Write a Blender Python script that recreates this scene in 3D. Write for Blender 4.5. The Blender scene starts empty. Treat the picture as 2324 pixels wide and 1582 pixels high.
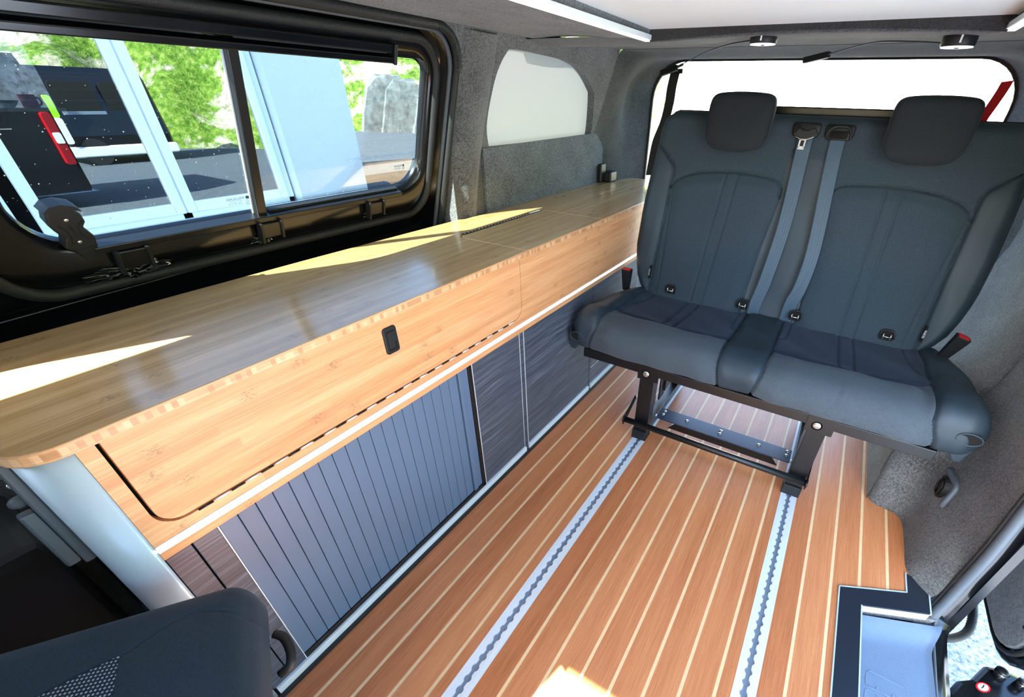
import bpy, bmesh, math, random
import numpy as np
from mathutils import Vector, Matrix

# ------------------------------------------------------------------ scene, camera, light
S = bpy.context.scene
C = S.collection
cam_d = bpy.data.cameras.new('camera'); cam = bpy.data.objects.new('camera', cam_d); C.objects.link(cam)
cam_d.sensor_fit = 'HORIZONTAL'; cam_d.sensor_width = 36.0; cam_d.lens = 15.255
cam_d.shift_x = -0.06013; cam_d.shift_y = 0.04575; cam_d.clip_start = 0.02; cam_d.clip_end = 300
right = (0.863932, 0.503105, 0.022494); down = (0.301587, -0.481081, -0.823168); fwd = (-0.403319, 0.717946, -0.567351)
cam.matrix_world = Matrix(((right[0], -down[0], -fwd[0], 0.0), (right[1], -down[1], -fwd[1], 0.0),
                           (right[2], -down[2], -fwd[2], 1.2), (0, 0, 0, 1)))
S.camera = cam
SUN_DIR = Vector((0.27, 1.26, -1.0)).normalized()
sun_d = bpy.data.lights.new('sun', 'SUN'); sun_d.energy = 26.0; sun_d.angle = 0.009; sun_d.color = (1.0, 0.93, 0.80)
sun = bpy.data.objects.new('sun', sun_d); C.objects.link(sun)
sun.rotation_euler = SUN_DIR.to_track_quat('-Z', 'Y').to_euler(); sun.location = (0, -6, 8)
W = bpy.data.worlds.new('sky'); S.world = W; W.use_nodes = True
wn = W.node_tree; bg = wn.nodes['Background']
sky = wn.nodes.new('ShaderNodeTexSky'); sky.sky_type = 'NISHITA'; sky.sun_disc = False
sky.sun_elevation = math.radians(37); sky.sun_rotation = math.radians(186); sky.dust_density = 2.0; sky.ozone_density = 1.2
tint = wn.nodes.new('ShaderNodeMix'); tint.data_type = 'RGBA'; tint.blend_type = 'MULTIPLY'; tint.inputs[0].default_value = 1.0; tint.inputs[7].default_value = (.84, 1.0, 1.10, 1)
wn.links.new(sky.outputs[0], tint.inputs[6]); wn.links.new(tint.outputs[2], bg.inputs['Color']); bg.inputs['Strength'].default_value = 0.55
S.view_settings.view_transform = 'Standard'; S.view_settings.look = 'None'
S.view_settings.exposure = 1.75; S.view_settings.gamma = 1.0; S.view_settings.use_curve_mapping = False
S.cycles.max_bounces = 14; S.cycles.diffuse_bounces = 7; S.cycles.glossy_bounces = 6; S.cycles.transparent_max_bounces = 16
S.cycles.sample_clamp_indirect = 6.0
R_ = random.Random(7)

# ------------------------------------------------------------------ materials
def srgb(r, g, b):
    f = lambda c: (c/255/12.92) if c/255 <= 0.04045 else ((c/255+0.055)/1.055)**2.4
    return (f(r), f(g), f(b), 1.0)
class NT:
    def __init__(s, name):
        s.m = bpy.data.materials.new(name); s.m.use_nodes = True; s.t = s.m.node_tree; s.b = s.t.nodes['Principled BSDF']
        s.out = s.t.nodes['Material Output']
    def n(s, kind, **kw):
        x = s.t.nodes.new(kind)
        for k, v in kw.items():
            if k.startswith('i_'):
                x.inputs[k[2:].replace('_', ' ')].default_value = v
            else: setattr(x, k, v)
        return x
    def l(s, a, b): s.t.links.new(a, b)
    def math(s, op, a, b=None, c=None):
        x = s.n('ShaderNodeMath', operation=op)
        for i, v in enumerate((a, b, c)):
            if v is None: continue
            if isinstance(v, (int, float)): x.inputs[i].default_value = v
            else: s.l(v, x.inputs[i])
        return x.outputs[0]
    def obj(s): return s.n('ShaderNodeTexCoord').outputs['Object']
    def sep(s, v):
        x = s.n('ShaderNodeSeparateXYZ'); s.l(v, x.inputs[0]); return x.outputs
    def comb(s, a, b, c):
        x = s.n('ShaderNodeCombineXYZ')
        for i, v in enumerate((a, b, c)):
            if isinstance(v, (int, float)): x.inputs[i].default_value = v
            else: s.l(v, x.inputs[i])
        return x.outputs[0]
    def noise(s, vec, scale, detail=3, rough=.55):
        x = s.n('ShaderNodeTexNoise'); x.inputs['Scale'].default_value = scale; x.inputs['Detail'].default_value = detail
        x.inputs['Roughness'].default_value = rough; s.l(vec, x.inputs['Vector']); return x.outputs['Fac']
    def white(s, a, dim='1D', b=None):
        x = s.n('ShaderNodeTexWhiteNoise', noise_dimensions=dim)
        if dim == '1D': s.l(a, x.inputs['W'])
        else: s.l(a, x.inputs['Vector'])
        return x.outputs['Value']
    def ramp(s, fac, stops):
        x = s.n('ShaderNodeValToRGB'); e = x.color_ramp.elements
        while len(e) < len(stops): e.new(0.5)
        for i, (p, c) in enumerate(stops): e[i].position = p; e[i].color = c
        s.l(fac, x.inputs[0]); return x.outputs[0]
    def mix(s, fac, a, b, mode='MIX'):
        x = s.n('ShaderNodeMix', data_type='RGBA', blend_type=mode)
        for i, v in ((0, fac), (6, a), (7, b)):
            if isinstance(v, (int, float, tuple)): x.inputs[i].default_value = v
            else: s.l(v, x.inputs[i])
        return x.outputs[2]
    def bump(s, h, strength=.3, dist=.01):
        x = s.n('ShaderNodeBump'); x.inputs['Strength'].default_value = strength; x.inputs['Distance'].default_value = dist
        s.l(h, x.inputs['Height']); s.l(x.outputs[0], s.b.inputs['Normal'])
    def set(s, col=None, rough=None, metal=None, spec=None):
        for k, v in (('Base Color', col), ('Roughness', rough), ('Metallic', metal), ('Specular IOR Level', spec)):
            if v is None: continue
            if isinstance(v, (int, float, tuple)): s.b.inputs[k].default_value = v
            else: s.l(v, s.b.inputs[k])
        return s

def plain(name, col, rough=.5, metal=0.0, spec=.5, grain=0.0, gscale=200, var=0.0, emit=None, es=0.0):
    t = NT(name).set(col, rough, metal, spec)
    v = t.obj()
    if var:
        f = t.noise(v, gscale*.25, 4)
        dk = tuple(c*(1-var) for c in col[:3])+(1,); lt = tuple(min(1, c*(1+var)) for c in col[:3])+(1,)
        t.set(col=t.ramp(f, [(.3, dk), (.7, lt)]))
    if grain: t.bump(t.noise(v, gscale, 2), grain, .002)
    if emit:
        t.b.inputs['Emission Color'].default_value = emit; t.b.inputs['Emission Strength'].default_value = es
    return t.m

def carpet(name, lo, hi, scale=420):
    t = NT(name); v = t.obj()
    f = t.math('ADD', t.math('MULTIPLY', t.noise(v, scale, 4, .7), .5), t.math('MULTIPLY', t.noise(v, scale*.38, 3, .7), .5)); g = t.noise(v, 9, 2)
    h = t.math('ADD', t.math('MULTIPLY', f, .85), t.math('MULTIPLY', g, .15))
    t.set(t.ramp(h, [(.40, lo), (.60, hi)]), 1.0, spec=.12)
    t.b.inputs['Sheen Weight'].default_value = .25; t.b.inputs['Sheen Roughness'].default_value = .6
    t.bump(f, .9, .004)
    return t.m

def bamboo(name, across, c_lo, c_mid, c_hi, rough, knots=True, edge=False, coat=0.0):
    """laminated bamboo: strips running along y"""
    t = NT(name); v = t.obj(); p = t.sep(v)
    a = p[across]; y = p[1]
    sid = t.math('FLOOR', t.math('DIVIDE', a, .019))
    r1 = t.white(sid)
    seg = t.math('FLOOR', t.math('ADD', t.math('DIVIDE', y, 1.9), t.math('MULTIPLY', r1, 9.0)))
    r2 = t.white(t.comb(sid, seg, 3.3), '3D')
    fine = t.noise(t.comb(t.math('MULTIPLY', a, 300), t.math('MULTIPLY', y, 7), 0), 1.0, 4, .6)
    wide = t.noise(t.comb(t.math('MULTIPLY', a, 40), t.math('MULTIPLY', y, 1.3), 2.0), 1.0, 3)
    f = t.math('ADD', t.math('ADD', t.math('MULTIPLY', r2, .13), t.math('MULTIPLY', fine, .50)), t.math('MULTIPLY', wide, .37))
    col = t.ramp(f, [(.28, c_lo), (.5, c_mid), (.72, c_hi)])
    if knots:
        ph = t.math('FRACT', t.math('ADD', t.math('DIVIDE', y, .31), t.math('MULTIPLY', t.white(t.math('ADD', sid, .37)), 7.0)))
        d = t.math('ABSOLUTE', t.math('SUBTRACT', ph, .5))
        near = t.math('SUBTRACT', 1.0, t.math('MULTIPLY', d, 14.0)); near = t.math('MAXIMUM', near, 0.0)
        gate = t.math('GREATER_THAN', t.white(t.comb(sid, t.math('FLOOR', t.math('ADD', t.math('DIVIDE', y, .31), t.math('MULTIPLY', t.white(t.math('ADD', sid, .37)), 7.0))), 1.7), '3D'), .72)
        sp = t.noise(t.comb(t.math('MULTIPLY', a, 420), t.math('MULTIPLY', y, 130), 5.0), 1.0, 3, .7)
        sp = t.math('GREATER_THAN', sp, .52)
        k = t.math('MULTIPLY', t.math('MULTIPLY', near, gate), t.math('MULTIPLY', sp, .62))
        col = t.mix(k, col, tuple(c*.42 for c in c_lo[:3])+(1,))
    if edge:   # end-grain blocks seen on the banding
        bid = t.math('FLOOR', t.math('DIVIDE', y, .0085)); rb = t.white(bid)
        z = p[2]; mid = t.math('MULTIPLY', t.math('GREATER_THAN', z, .7865), t.math('LESS_THAN', z, .7985))
        dark = t.math('MULTIPLY', t.math('GREATER_THAN', rb, .62), mid)
        pale = t.math('MULTIPLY', t.math('LESS_THAN', rb, .22), mid)
        col = t.mix(t.math('MULTIPLY', dark, .55), col, c_lo); col = t.mix(t.math('MULTIPLY', pale, .5), col, c_hi)
    t.set(col, rough, spec=.5)
    if coat: t.b.inputs['Coat Weight'].default_value = coat; t.b.inputs['Coat Roughness'].default_value = .12
    t.bump(fine, .06, .001)
    return t.m

M = {}
M['bamboo_top'] = bamboo('bamboo worktop', 0, srgb(160, 122, 76), srgb(196, 158, 108), srgb(220, 184, 138), .26, coat=.5)
M['bamboo_edge'] = bamboo('bamboo edge', 2, srgb(178, 124, 84), srgb(226, 172, 126), srgb(246, 208, 166), .40, knots=False, edge=True)
M['bamboo_face'] = bamboo('bamboo fascia', 2, srgb(198, 132, 86), srgb(228, 166, 116), srgb(246, 198, 150), .42)

def teak(name):
    t = NT(name); v = t.obj(); p = t.sep(v)
    pid = t.math('FLOOR', t.math('DIVIDE', t.math('ADD', p[0], .737), .0752)); r = t.white(pid)
    g1 = t.noise(t.comb(t.math('MULTIPLY', p[0], 420), t.math('MULTIPLY', p[1], 9), r), 1.0, 4, .65)
    g2 = t.noise(t.comb(t.math('MULTIPLY', p[0], 26), t.math('MULTIPLY', p[1], 1.4), r), 1.0, 3)
    f = t.math('ADD', t.math('ADD', t.math('MULTIPLY', g1, .55), t.math('MULTIPLY', g2, .30)), t.math('MULTIPLY', r, .15))
    col = t.ramp(f, [(.22, srgb(132, 72, 42)), (.42, srgb(184, 112, 70)), (.7, srgb(216, 146, 98))])
    pores = t.math('GREATER_THAN', t.noise(t.comb(t.math('MULTIPLY', p[0], 600), t.math('MULTIPLY', p[1], 45), 4.0), 1.0, 2, .6), .68)
    col = t.mix(t.math('MULTIPLY', pores, .45), col, srgb(92, 52, 32))
    t.set(col, .34, spec=.5); t.bump(g1, .12, .001)
    return t.m
M['teak'] = teak('teak plank')
M['maple'] = plain('pale inlay', srgb(232, 196, 150), .45, var=.06)
M['alu'] = plain('brushed aluminium', srgb(228, 236, 242), .36, .2)
M['alu_matt'] = plain('anodised aluminium', srgb(196, 214, 226), .38, .25)
M['kick_alu'] = plain('pale satin kick strip', srgb(232, 240, 244), .4, .1)
M['alu_dark'] = plain('shadowed channel', srgb(126, 140, 158), .4, .3)
M['led'] = plain('led diffuser', srgb(255, 240, 230), .5, emit=(1, .74, .64, 1), es=1.1)
M['diffuser'] = plain('light diffuser', srgb(235, 240, 240), .4, emit=(1, 1, 1, 1), es=.25)
M['carpet'] = carpet('grey carpet', srgb(40, 42, 45), srgb(122, 124, 126))
M['door_felt'] = carpet('grey door felt', srgb(118, 122, 126), srgb(176, 180, 184), 300)
M['carpet_shaded'] = carpet('shade-darkened grey carpet', srgb(26, 28, 31), srgb(88, 90, 93))  # same grey carpet as the walls, shade at the rear put into its colour
M['carpet_blue'] = carpet('grey carpet board', srgb(44, 50, 58), srgb(116, 124, 134), 330)
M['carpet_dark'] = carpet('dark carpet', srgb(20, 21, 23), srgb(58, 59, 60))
M['black_gloss'] = plain('black painted steel', srgb(12, 14, 17), .16, 0, .6)
M['black_satin'] = plain('black satin steel', srgb(16, 17, 19), .35, 0, .5)
M['black_plastic'] = plain('black plastic', srgb(24, 26, 28), .5, 0, .4, grain=.1, gscale=900)
M['box_black'] = plain('matt black box plastic', srgb(9, 11, 13), .8, 0, .15)
M['rubber'] = plain('black rubber', srgb(30, 32, 34), .55, 0, .4, grain=.5, gscale=260)
M['seal_grey'] = plain('grey rubber seal', srgb(74, 81, 90), .5, 0, .4)
M['powder'] = plain('black powder coat', srgb(14, 15, 17), .38, 0, .5, grain=.08, gscale=1200)
M['blue_steel'] = plain('dark blue steel plate', srgb(40, 54, 78), .34, .2, .5)
M['zinc'] = plain('zinc plated bolt', srgb(214, 214, 208), .25, .9)
M['chrome'] = plain('polished steel', srgb(214, 216, 214), .2, 1.0)
M['red'] = plain('red plastic', srgb(214, 22, 26), .4)
M['tail_red'] = plain('tail lamp lens', srgb(140, 14, 24), .2)
M['red_web'] = plain('red webbing', srgb(226, 12, 26), .7)
M['black_web'] = plain('black webbing', srgb(20, 24, 32), .6)
M['tambour'] = plain('slate blue tambour', srgb(94, 117, 146), .42, 0, .5)
M['gap'] = plain('shadow gap', srgb(8, 8, 9), .9)
M['white_board'] = plain('white lining board', srgb(232, 240, 240), .8, grain=.25, gscale=300)
M['ply_edge'] = plain('pale plywood edge', srgb(246, 240, 230), .6)
M['trim_black'] = plain('dark anodised nosing', srgb(36, 44, 56), .38, .3, .5)
M['step'] = plain('blue grey moulded plastic', srgb(100, 120, 144), .48, 0, .5, grain=.5, gscale=700)
M['label_white'] = plain('white print', srgb(225, 230, 230), .6)
M['print_dark'] = plain('dark glass print', srgb(24, 36, 44), .5)

def wood_dark(name):
    t = NT(name); v = t.obj(); p = t.sep(v)
    wob = t.noise(t.comb(0.0, t.math('MULTIPLY', p[1], 4), t.math('MULTIPLY', p[2], 5)), 1.0, 2)
    z2 = t.math('ADD', p[2], t.math('MULTIPLY', wob, .03))
    g1 = t.noise(t.comb(0.0, t.math('MULTIPLY', p[1], 4), t.math('MULTIPLY', z2, 210)), 1.0, 4, .7)
    g2 = t.noise(t.comb(3.0, t.math('MULTIPLY', p[1], 2), t.math('MULTIPLY', z2, 45)), 1.0, 2)
    f = t.math('ADD', t.math('MULTIPLY', g1, .7), t.math('MULTIPLY', g2, .3))
    t.set(t.ramp(f, [(.3, srgb(44, 50, 60)), (.5, srgb(74, 82, 96)), (.68, srgb(118, 126, 142))]), .42)
    t.bump(g1, .15, .001)
    return t.m
M['wood_dark'] = wood_dark('grey oak laminate')

def fabric(name, lo, hi, scale, bump=.3, weave=None, rough=.85):
    t = NT(name); v = t.obj(); p = t.sep(v)
    f = t.noise(v, scale, 3, .7)
    if weave:
        s1 = t.math('SINE', t.math('MULTIPLY', p[0], weave)); s2 = t.math('SINE', t.math('MULTIPLY', t.math('ADD', p[2], p[1]), weave))
        w = t.math('MULTIPLY', t.math('ADD', t.math('MULTIPLY', s1, s2), 1.0), .5)
        f2 = t.math('ADD', t.math('MULTIPLY', w, .7), t.math('MULTIPLY', f, .3)); t.set(t.ramp(f2, [(.25, lo), (.8, hi)]), rough, spec=.3)
        t.bump(w, bump, .001)
    else:
        t.set(t.ramp(f, [(.3, lo), (.7, hi)]), rough, spec=.3); t.bump(f, bump, .001)
    t.b.inputs['Sheen Weight'].default_value = .12; t.b.inputs['Sheen Roughness'].default_value = .4
    t.b.inputs['Sheen Tint'].default_value = (.6, .75, .9, 1)
    return t.m
M['seat_fabric'] = fabric('slate seat cloth', srgb(32, 42, 50), srgb(62, 77, 88), 700)
M['seat_suede'] = fabric('navy suede insert', srgb(26, 34, 48), srgb(48, 60, 80), 600)
M['seat_weave'] = fabric('woven seat front', srgb(22, 27, 33), srgb(98, 110, 120), 500, .5, weave=1400)
M['leather'] = plain('slate leatherette', srgb(44, 57, 67), .52, 0, .38, grain=.10, gscale=900)
M['head_cloth'] = fabric('charcoal headrest cloth', srgb(22, 27, 31), srgb(42, 49, 54), 700)
M['belt'] = fabric('seat belt webbing', srgb(50, 66, 80), srgb(84, 104, 122), 900, .2, rough=.45)
M['cab_cloth'] = fabric('navy cab seat cloth', srgb(24, 36, 47), srgb(40, 57, 70), 700)
M['linen'] = fabric('pale linen blind', srgb(206, 208, 202), srgb(232, 234, 228), 500, .2, weave=1900)
_t = M['linen'].node_tree; _tr = _t.nodes.new('ShaderNodeBsdfTranslucent'); _tr.inputs[0].default_value = (.46, .46, .44, 1); _mx = _t.nodes.new('ShaderNodeMixShader'); _mx.inputs[0].default_value = .45
_t.links.new(_t.nodes['Principled BSDF'].outputs[0], _mx.inputs[1]); _t.links.new(_tr.outputs[0], _mx.inputs[2]); _t.links.new(_mx.outputs[0], _t.nodes['Material Output'].inputs[0])
def dots(name):
    t = NT(name); v = t.obj(); p = t.sep(v)
    fx = t.math('SUBTRACT', t.math('FRACT', t.math('MULTIPLY', t.math('ADD', p[0], p[1]), 140)), .5)
    fy = t.math('SUBTRACT', t.math('FRACT', t.math('MULTIPLY', t.math('SUBTRACT', p[0], p[1]), 140)), .5)
    d = t.math('ADD', t.math('MULTIPLY', fx, fx), t.math('MULTIPLY', fy, fy))
    t.set(t.mix(t.math('LESS_THAN', d, .07), srgb(26, 38, 50), srgb(150, 166, 178)), .8, spec=.3)
    return t.m
M['dot_cloth'] = dots('dotted mesh insert')

def glass(name, tint, refl=.08):
    t = NT(name)
    tr = t.n('ShaderNodeBsdfTransparent'); tr.inputs[0].default_value = tint
    gl = t.n('ShaderNodeBsdfGlossy'); gl.inputs['Roughness'].default_value = .0; gl.inputs[0].default_value = (1, 1, 1, 1)
    fr = t.n('ShaderNodeFresnel'); fr.inputs[0].default_value = 1.45
    fac = t.math('MULTIPLY', fr.outputs[0], refl/.04) if refl < .2 else t.math('ADD', fr.outputs[0], refl)
    mx = t.n('ShaderNodeMixShader'); t.l(fac, mx.inputs[0]); t.l(tr.outputs[0], mx.inputs[1]); t.l(gl.outputs[0], mx.inputs[2])
    t.l(mx.outputs[0], t.out.inputs[0])
    return t.m
M['glass'] = glass('tinted van glass', (.30, .355, .365, 1), .010)
M['quarter_glass'] = glass('privacy glass', (.17, .18, .18, 1), .010)
M['house_glass'] = glass('reflective house glass', (.86, .92, .94, 1), .32)
M['render'] = plain('pale rendered wall', srgb(206, 214, 222), .85, grain=.3, gscale=60)
M['upvc'] = plain('white window frame', srgb(242, 246, 246), .35)
M['sill'] = plain('grey house sill', srgb(140, 154, 170), .6)
def speckle(name, stops, scale, rough=.9, bump=.6, dist=.01, detail=5):
    t = NT(name); f = t.noise(t.obj(), scale, detail, .7)
    t.set(t.ramp(f, stops), rough, spec=.2); t.bump(f, bump, dist); return t.m
M['tarmac'] = speckle('tarmac', [(.35, srgb(48, 54, 62)), (.65, srgb(84, 92, 102))], 30)
M['gravel'] = speckle('wet gravel yard', [(.3, srgb(74, 84, 100)), (.5, srgb(150, 160, 176)), (.65, srgb(206, 212, 222))], 55)
M['pebble'] = speckle('pebble dash', [(.3, srgb(120, 106, 104)), (.5, srgb(214, 206, 206)), (.7, srgb(250, 246, 246))], 9)
M['slate'] = speckle('grey slate rock', [(.3, srgb(50, 54, 57)), (.7, srgb(104, 109, 110))], 2.5)
def hillmat(name):
    t = NT(name); v = t.obj()
    a = t.noise(v, .55, 6, .65); b = t.noise(v, 4.5, 5, .7)
    g = t.ramp(b, [(.3, srgb(34, 58, 16)), (.5, srgb(78, 106, 36)), (.7, srgb(122, 136, 70))])
    s = t.ramp(b, [(.3, srgb(92, 88, 74)), (.6, srgb(168, 164, 148))])
    px = t.sep(v)[0]; near = t.math('SUBTRACT', 1.0, t.math('MULTIPLY', t.math('ABSOLUTE', t.math('ADD', px, 1.0)), .16)); near = t.math('MAXIMUM', near, 0.0)
    a = t.math('ADD', a, t.math('MULTIPLY', near, .5))
    s = t.mix(near, s, t.ramp(b, [(.3, srgb(188, 184, 164)), (.6, srgb(236, 234, 222))]))
    t.set(t.mix(t.ramp(a, [(.50, (0, 0, 0, 1)), (.58, (1, 1, 1, 1))]), g, s), 1.0, spec=.1); t.bump(b, 1.0, .15)
    return t.m
M['hill'] = hillmat('grassy bank')
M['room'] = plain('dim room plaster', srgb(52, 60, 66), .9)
M['lime'] = plain('lime reflective film', srgb(150, 230, 30), .4, emit=(.45, 1, .08, 1), es=.0)

# ------------------------------------------------------------------ geometry helpers
def link(o, parent=None):
    C.objects.link(o)
    if parent is not None:
        o.parent = parent
        if parent.type == 'EMPTY': o.location = -Vector(parent.location)
    return o
def mk(name, v, f, mat, parent=None, smooth=False, bevel=0.0, seg=2):
    me = bpy.data.meshes.new(name); me.from_pydata([tuple(p) for p in v], [], [tuple(q) for q in f]); me.update()
    if mat is not None: me.materials.append(M[mat] if isinstance(mat, str) else mat)
    if smooth: me.shade_smooth()
    o = bpy.data.objects.new(name, me); link(o, parent)
    if bevel:
        b = o.modifiers.new('bevel', 'BEVEL'); b.width = bevel; b.segments = seg; b.limit_method = 'ANGLE'; b.angle_limit = math.radians(40)
    return o
def tag(o, label, cat, group=None):
    o['label'] = label; o['category'] = cat
    if group: o['group'] = group
    return o
def thing(name, label, cat, loc, group=None):
    o = bpy.data.objects.new(name, None); o.empty_display_size = .05; C.objects.link(o); o.location = loc
    return tag(o, label, cat, group)
def struct(o): o['kind'] = 'structure'; return o
def sroot(name, loc=(0, 0, 0)):
    o = bpy.data.objects.new(name, None); o.empty_display_size = .05; C.objects.link(o); o.location = loc
    return struct(o)
BOXF = [(0, 3, 2, 1), (4, 5, 6, 7), (0, 1, 5, 4), (1, 2, 6, 5), (2, 3, 7, 6), (3, 0, 4, 7)]
def boxv(x0, x1, y0, y1, z0, z1): return [(x0, y0, z0), (x1, y0, z0), (x1, y1, z0), (x0, y1, z0), (x0, y0, z1), (x1, y0, z1), (x1, y1, z1), (x0, y1, z1)]
def box(name, x0, x1, y0, y1, z0, z1, mat, parent=None, bevel=0.0):
    return mk(name, boxv(x0, x1, y0, y1, z0, z1), BOXF, mat, parent, bevel=bevel)
def boxes(name, lst, mat, parent=None, bevel=0.0):
    v = []; f = []
    for b in lst:
        n = len(v); v += boxv(*b); f += [tuple(i+n for i in q) for q in BOXF]
    return mk(name, v, f, mat, parent, bevel=bevel)
def prism(name, poly, axis, lo, hi, mat, parent=None, bevel=0.0, smooth=False):
    """poly in the two remaining axes (xyz order), extruded lo..hi along axis"""
    def put(a, b, h):
        return (h, a, b) if axis == 0 else ((a, h, b) if axis == 1 else (a, b, h))
    n = len(poly); v = [put(a, b, lo) for a, b in poly]+[put(a, b, hi) for a, b in poly]
    f = [tuple(range(n-1, -1, -1)), tuple(range(n, 2*n))]+[(i, (i+1) % n, (i+1) % n+n, i+n) for i in range(n)]
    o = mk(name, v, f, mat, parent, bevel=bevel)
    fixn(o); return o
def fixn(o):
    bm = bmesh.new(); bm.from_mesh(o.data); bmesh.ops.recalc_face_normals(bm, faces=bm.faces); bm.to_mesh(o.data); bm.free(); return o
def arc(cx, cy, r, a0, a1, n):
    return [(cx+r*math.cos(math.radians(a0+(a1-a0)*i/n)), cy+r*math.sin(math.radians(a0+(a1-a0)*i/n))) for i in range(n+1)]
def rrect(a0, a1, b0, b1, r, n=6):
    if not isinstance(r, tuple): r = (r,)*4      # r: (a0b0, a1b0, a1b1, a0b1)
    return (arc(a0+r[0], b0+r[0], r[0], 180, 270, n)+arc(a1-r[1], b0+r[1], r[1], 270, 360, n)
            + arc(a1-r[2], b1-r[2], r[2], 0, 90, n)+arc(a0+r[3], b1-r[3], r[3], 90, 180, n))
def catmull(pts, n=6, closed=False):
    P = [Vector(p) for p in pts]; out = []; m = len(P)
    for i in range(m if closed else m-1):
        if closed: a, b, c, d = P[i-1], P[i], P[(i+1) % m], P[(i+2) % m]
        else: a, b, c, d = P[max(i-1, 0)], P[i], P[i+1], P[min(i+2, m-1)]
        for k in range(n):
            t = k/n
            out.append(.5*((2*b)+(c-a)*t+(2*a-5*b+4*c-d)*t*t+(3*b-a-3*c+d)*t*t*t))
    if not closed: out.append(P[-1])
    return out
def loft(name, rings, mat, parent=None, closed=True, cap0=False, cap1=False, smooth=True):
    n = len(rings[0]); v = [p for r in rings for p in r]; f = []
    for k in range(len(rings)-1):
        for i in range(n if closed else n-1):
            j = (i+1) % n; f.append((k*n+i, k*n+j, (k+1)*n+j, (k+1)*n+i))
    if cap0: f.append(tuple(range(n-1, -1, -1)))
    if cap1: f.append(tuple((len(rings)-1)*n+i for i in range(n)))
    o = mk(name, v, f, mat, parent, smooth=smooth); fixn(o); return o
def tube(name, pts, r, mat, parent=None, closed=False, n=8, cap=True, rib=None):
    P = [Vector(p) for p in pts]; m = len(P); rings = []
    T = []
    for i in range(m):
        a = P[(i-1) % m] if closed else P[max(i-1, 0)]; b = P[(i+1) % m] if closed else P[min(i+1, m-1)]
        T.append((b-a).normalized())
    up = Vector((0, 0, 1)) if abs(T[0].z) < .9 else Vector((1, 0, 0)); N = (up-T[0]*up.dot(T[0])).normalized()
    for i in range(m):
        N = (N-T[i]*N.dot(T[i])).normalized(); B = T[i].cross(N)
        rr = r(i/(m-1)) if callable(r) else r
        rings.append([P[i]+(N*math.cos(2*math.pi*k/n)+B*math.sin(2*math.pi*k/n))*rr for k in range(n)])
    if closed: rings.append(rings[0])
    return loft(name, rings, mat, parent, True, cap and not closed, cap and not closed)
def cyl(name, p0, p1, r, mat, parent=None, n=16, bevel=0.0):
    o = tube(name, [p0, p1], r, mat, parent, n=n)
    o.data.polygons.foreach_set('use_smooth', [len(p.vertices) == 4 for p in o.data.polygons])
    return o
def dome(name, c, nrm, r, h, mat, parent=None, n=12):
    """round headed bolt"""
    nrm = Vector(nrm).normalized(); a = nrm.orthogonal().normalized(); b = nrm.cross(a); c = Vector(c)
    rings = [[c+nrm*h*z+(a*math.cos(2*math.pi*k/n)+b*math.sin(2*math.pi*k/n))*r*q for k in range(n)] for q, z in ((1, 0), (1, .35), (.82, .7), (.45, .95), (.05, 1))]
    return loft(name, rings, mat, parent, True, False, True)
def grid(name, fn, nu, nv, mat, parent=None, smooth=True):
    v = [fn(i/nu, j/nv) for j in range(nv+1) for i in range(nu+1)]
    f = [(j*(nu+1)+i, j*(nu+1)+i+1, (j+1)*(nu+1)+i+1, (j+1)*(nu+1)+i) for j in range(nv) for i in range(nu)]
    return mk(name, v, f, mat, parent, smooth=smooth)
def dupe(o, parent, name=None):
    c = o.copy(); C.objects.link(c); c.parent = parent; return c
def holed(name, outer, holes, to3, mat, parent=None):
    """flat sheet with holes; 2d loops mapped by to3"""
    bm = bmesh.new(); ed = []
    for lp in [outer]+holes:
        vs = [bm.verts.new(to3(*p)) for p in lp]
        for i in range(len(vs)): ed.append(bm.edges.new((vs[i], vs[(i+1) % len(vs)])))
    bmesh.ops.triangle_fill(bm, use_beauty=True, use_dissolve=False, edges=ed)
    me = bpy.data.meshes.new(name); bm.to_mesh(me); bm.free(); me.materials.append(M[mat])
    o = bpy.data.objects.new(name, me); link(o, parent); return o

LEAN = .347
COS = 1/math.sqrt(1+LEAN*LEAN)
def LX(z): return -1.28+LEAN*(z-.927)
def LP(y, z, d=0.0): return (LX(z)-d*COS, y, z+d*LEAN*COS)       # d = outward distance from the lining plane
def smooth01(t): t = np.clip(t, 0, 1); return t*t*(3-2*t)

# ------------------------------------------------------------------ FLOOR
floor = prism('floor', [(-1.36, -1.6), (.338, -1.6), (.338, 1.066), (.514, 1.147), (.514, 1.222), (.66, 1.20), (.66, 2.74), (-1.36, 2.74)], 2, -.03, -.004, 'alu_dark')
struct(floor)
Y0, Y1 = -.06, 2.72
lines = [-.737+.0752*i for i in range(17)]
skip = {4, 12}                                    # these two run under the seat rails
RL = [(-.479, -.424), (.127, .177)]
def dy(x): return 1.066+.46*(x-.338)
def strip_poly(a, b):
    if b <= .338: return [(a, Y0), (b, Y0), (b, Y1), (a, Y1)]
    if a < .338: return [(a, Y0), (.338, Y0), (.338, 1.066), (b, dy(b)), (b, Y1), (a, Y1)]
    if b <= .514: return [(a, dy(a)), (b, dy(b)), (b, Y1), (a, Y1)]
    return [(a, dy(a)), (.514, 1.147), (.514, 1.222), (b, 1.20), (b, Y1), (a, Y1)]
H = .0042
edges = [-.800]+[v for v in lines]+[.60]
cuts = []
for i in range(len(edges)-1):
    a = edges[i]+(H if i > 0 else 0); b = edges[i+1]-(H if i < len(edges)-2 else 0)
    if (i-1) in skip: a = edges[i]
    if i in skip: b = edges[i+1]
    segs = [(a, b)]
    for (r0, r1) in RL:
        new = []
        for (p, q) in segs:
            if q <= r0 or p >= r1: new.append((p, q)); continue
            if p < r0: new.append((p, r0))
            if q > r1: new.append((r1, q))
        segs = new
    cuts += segs
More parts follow.
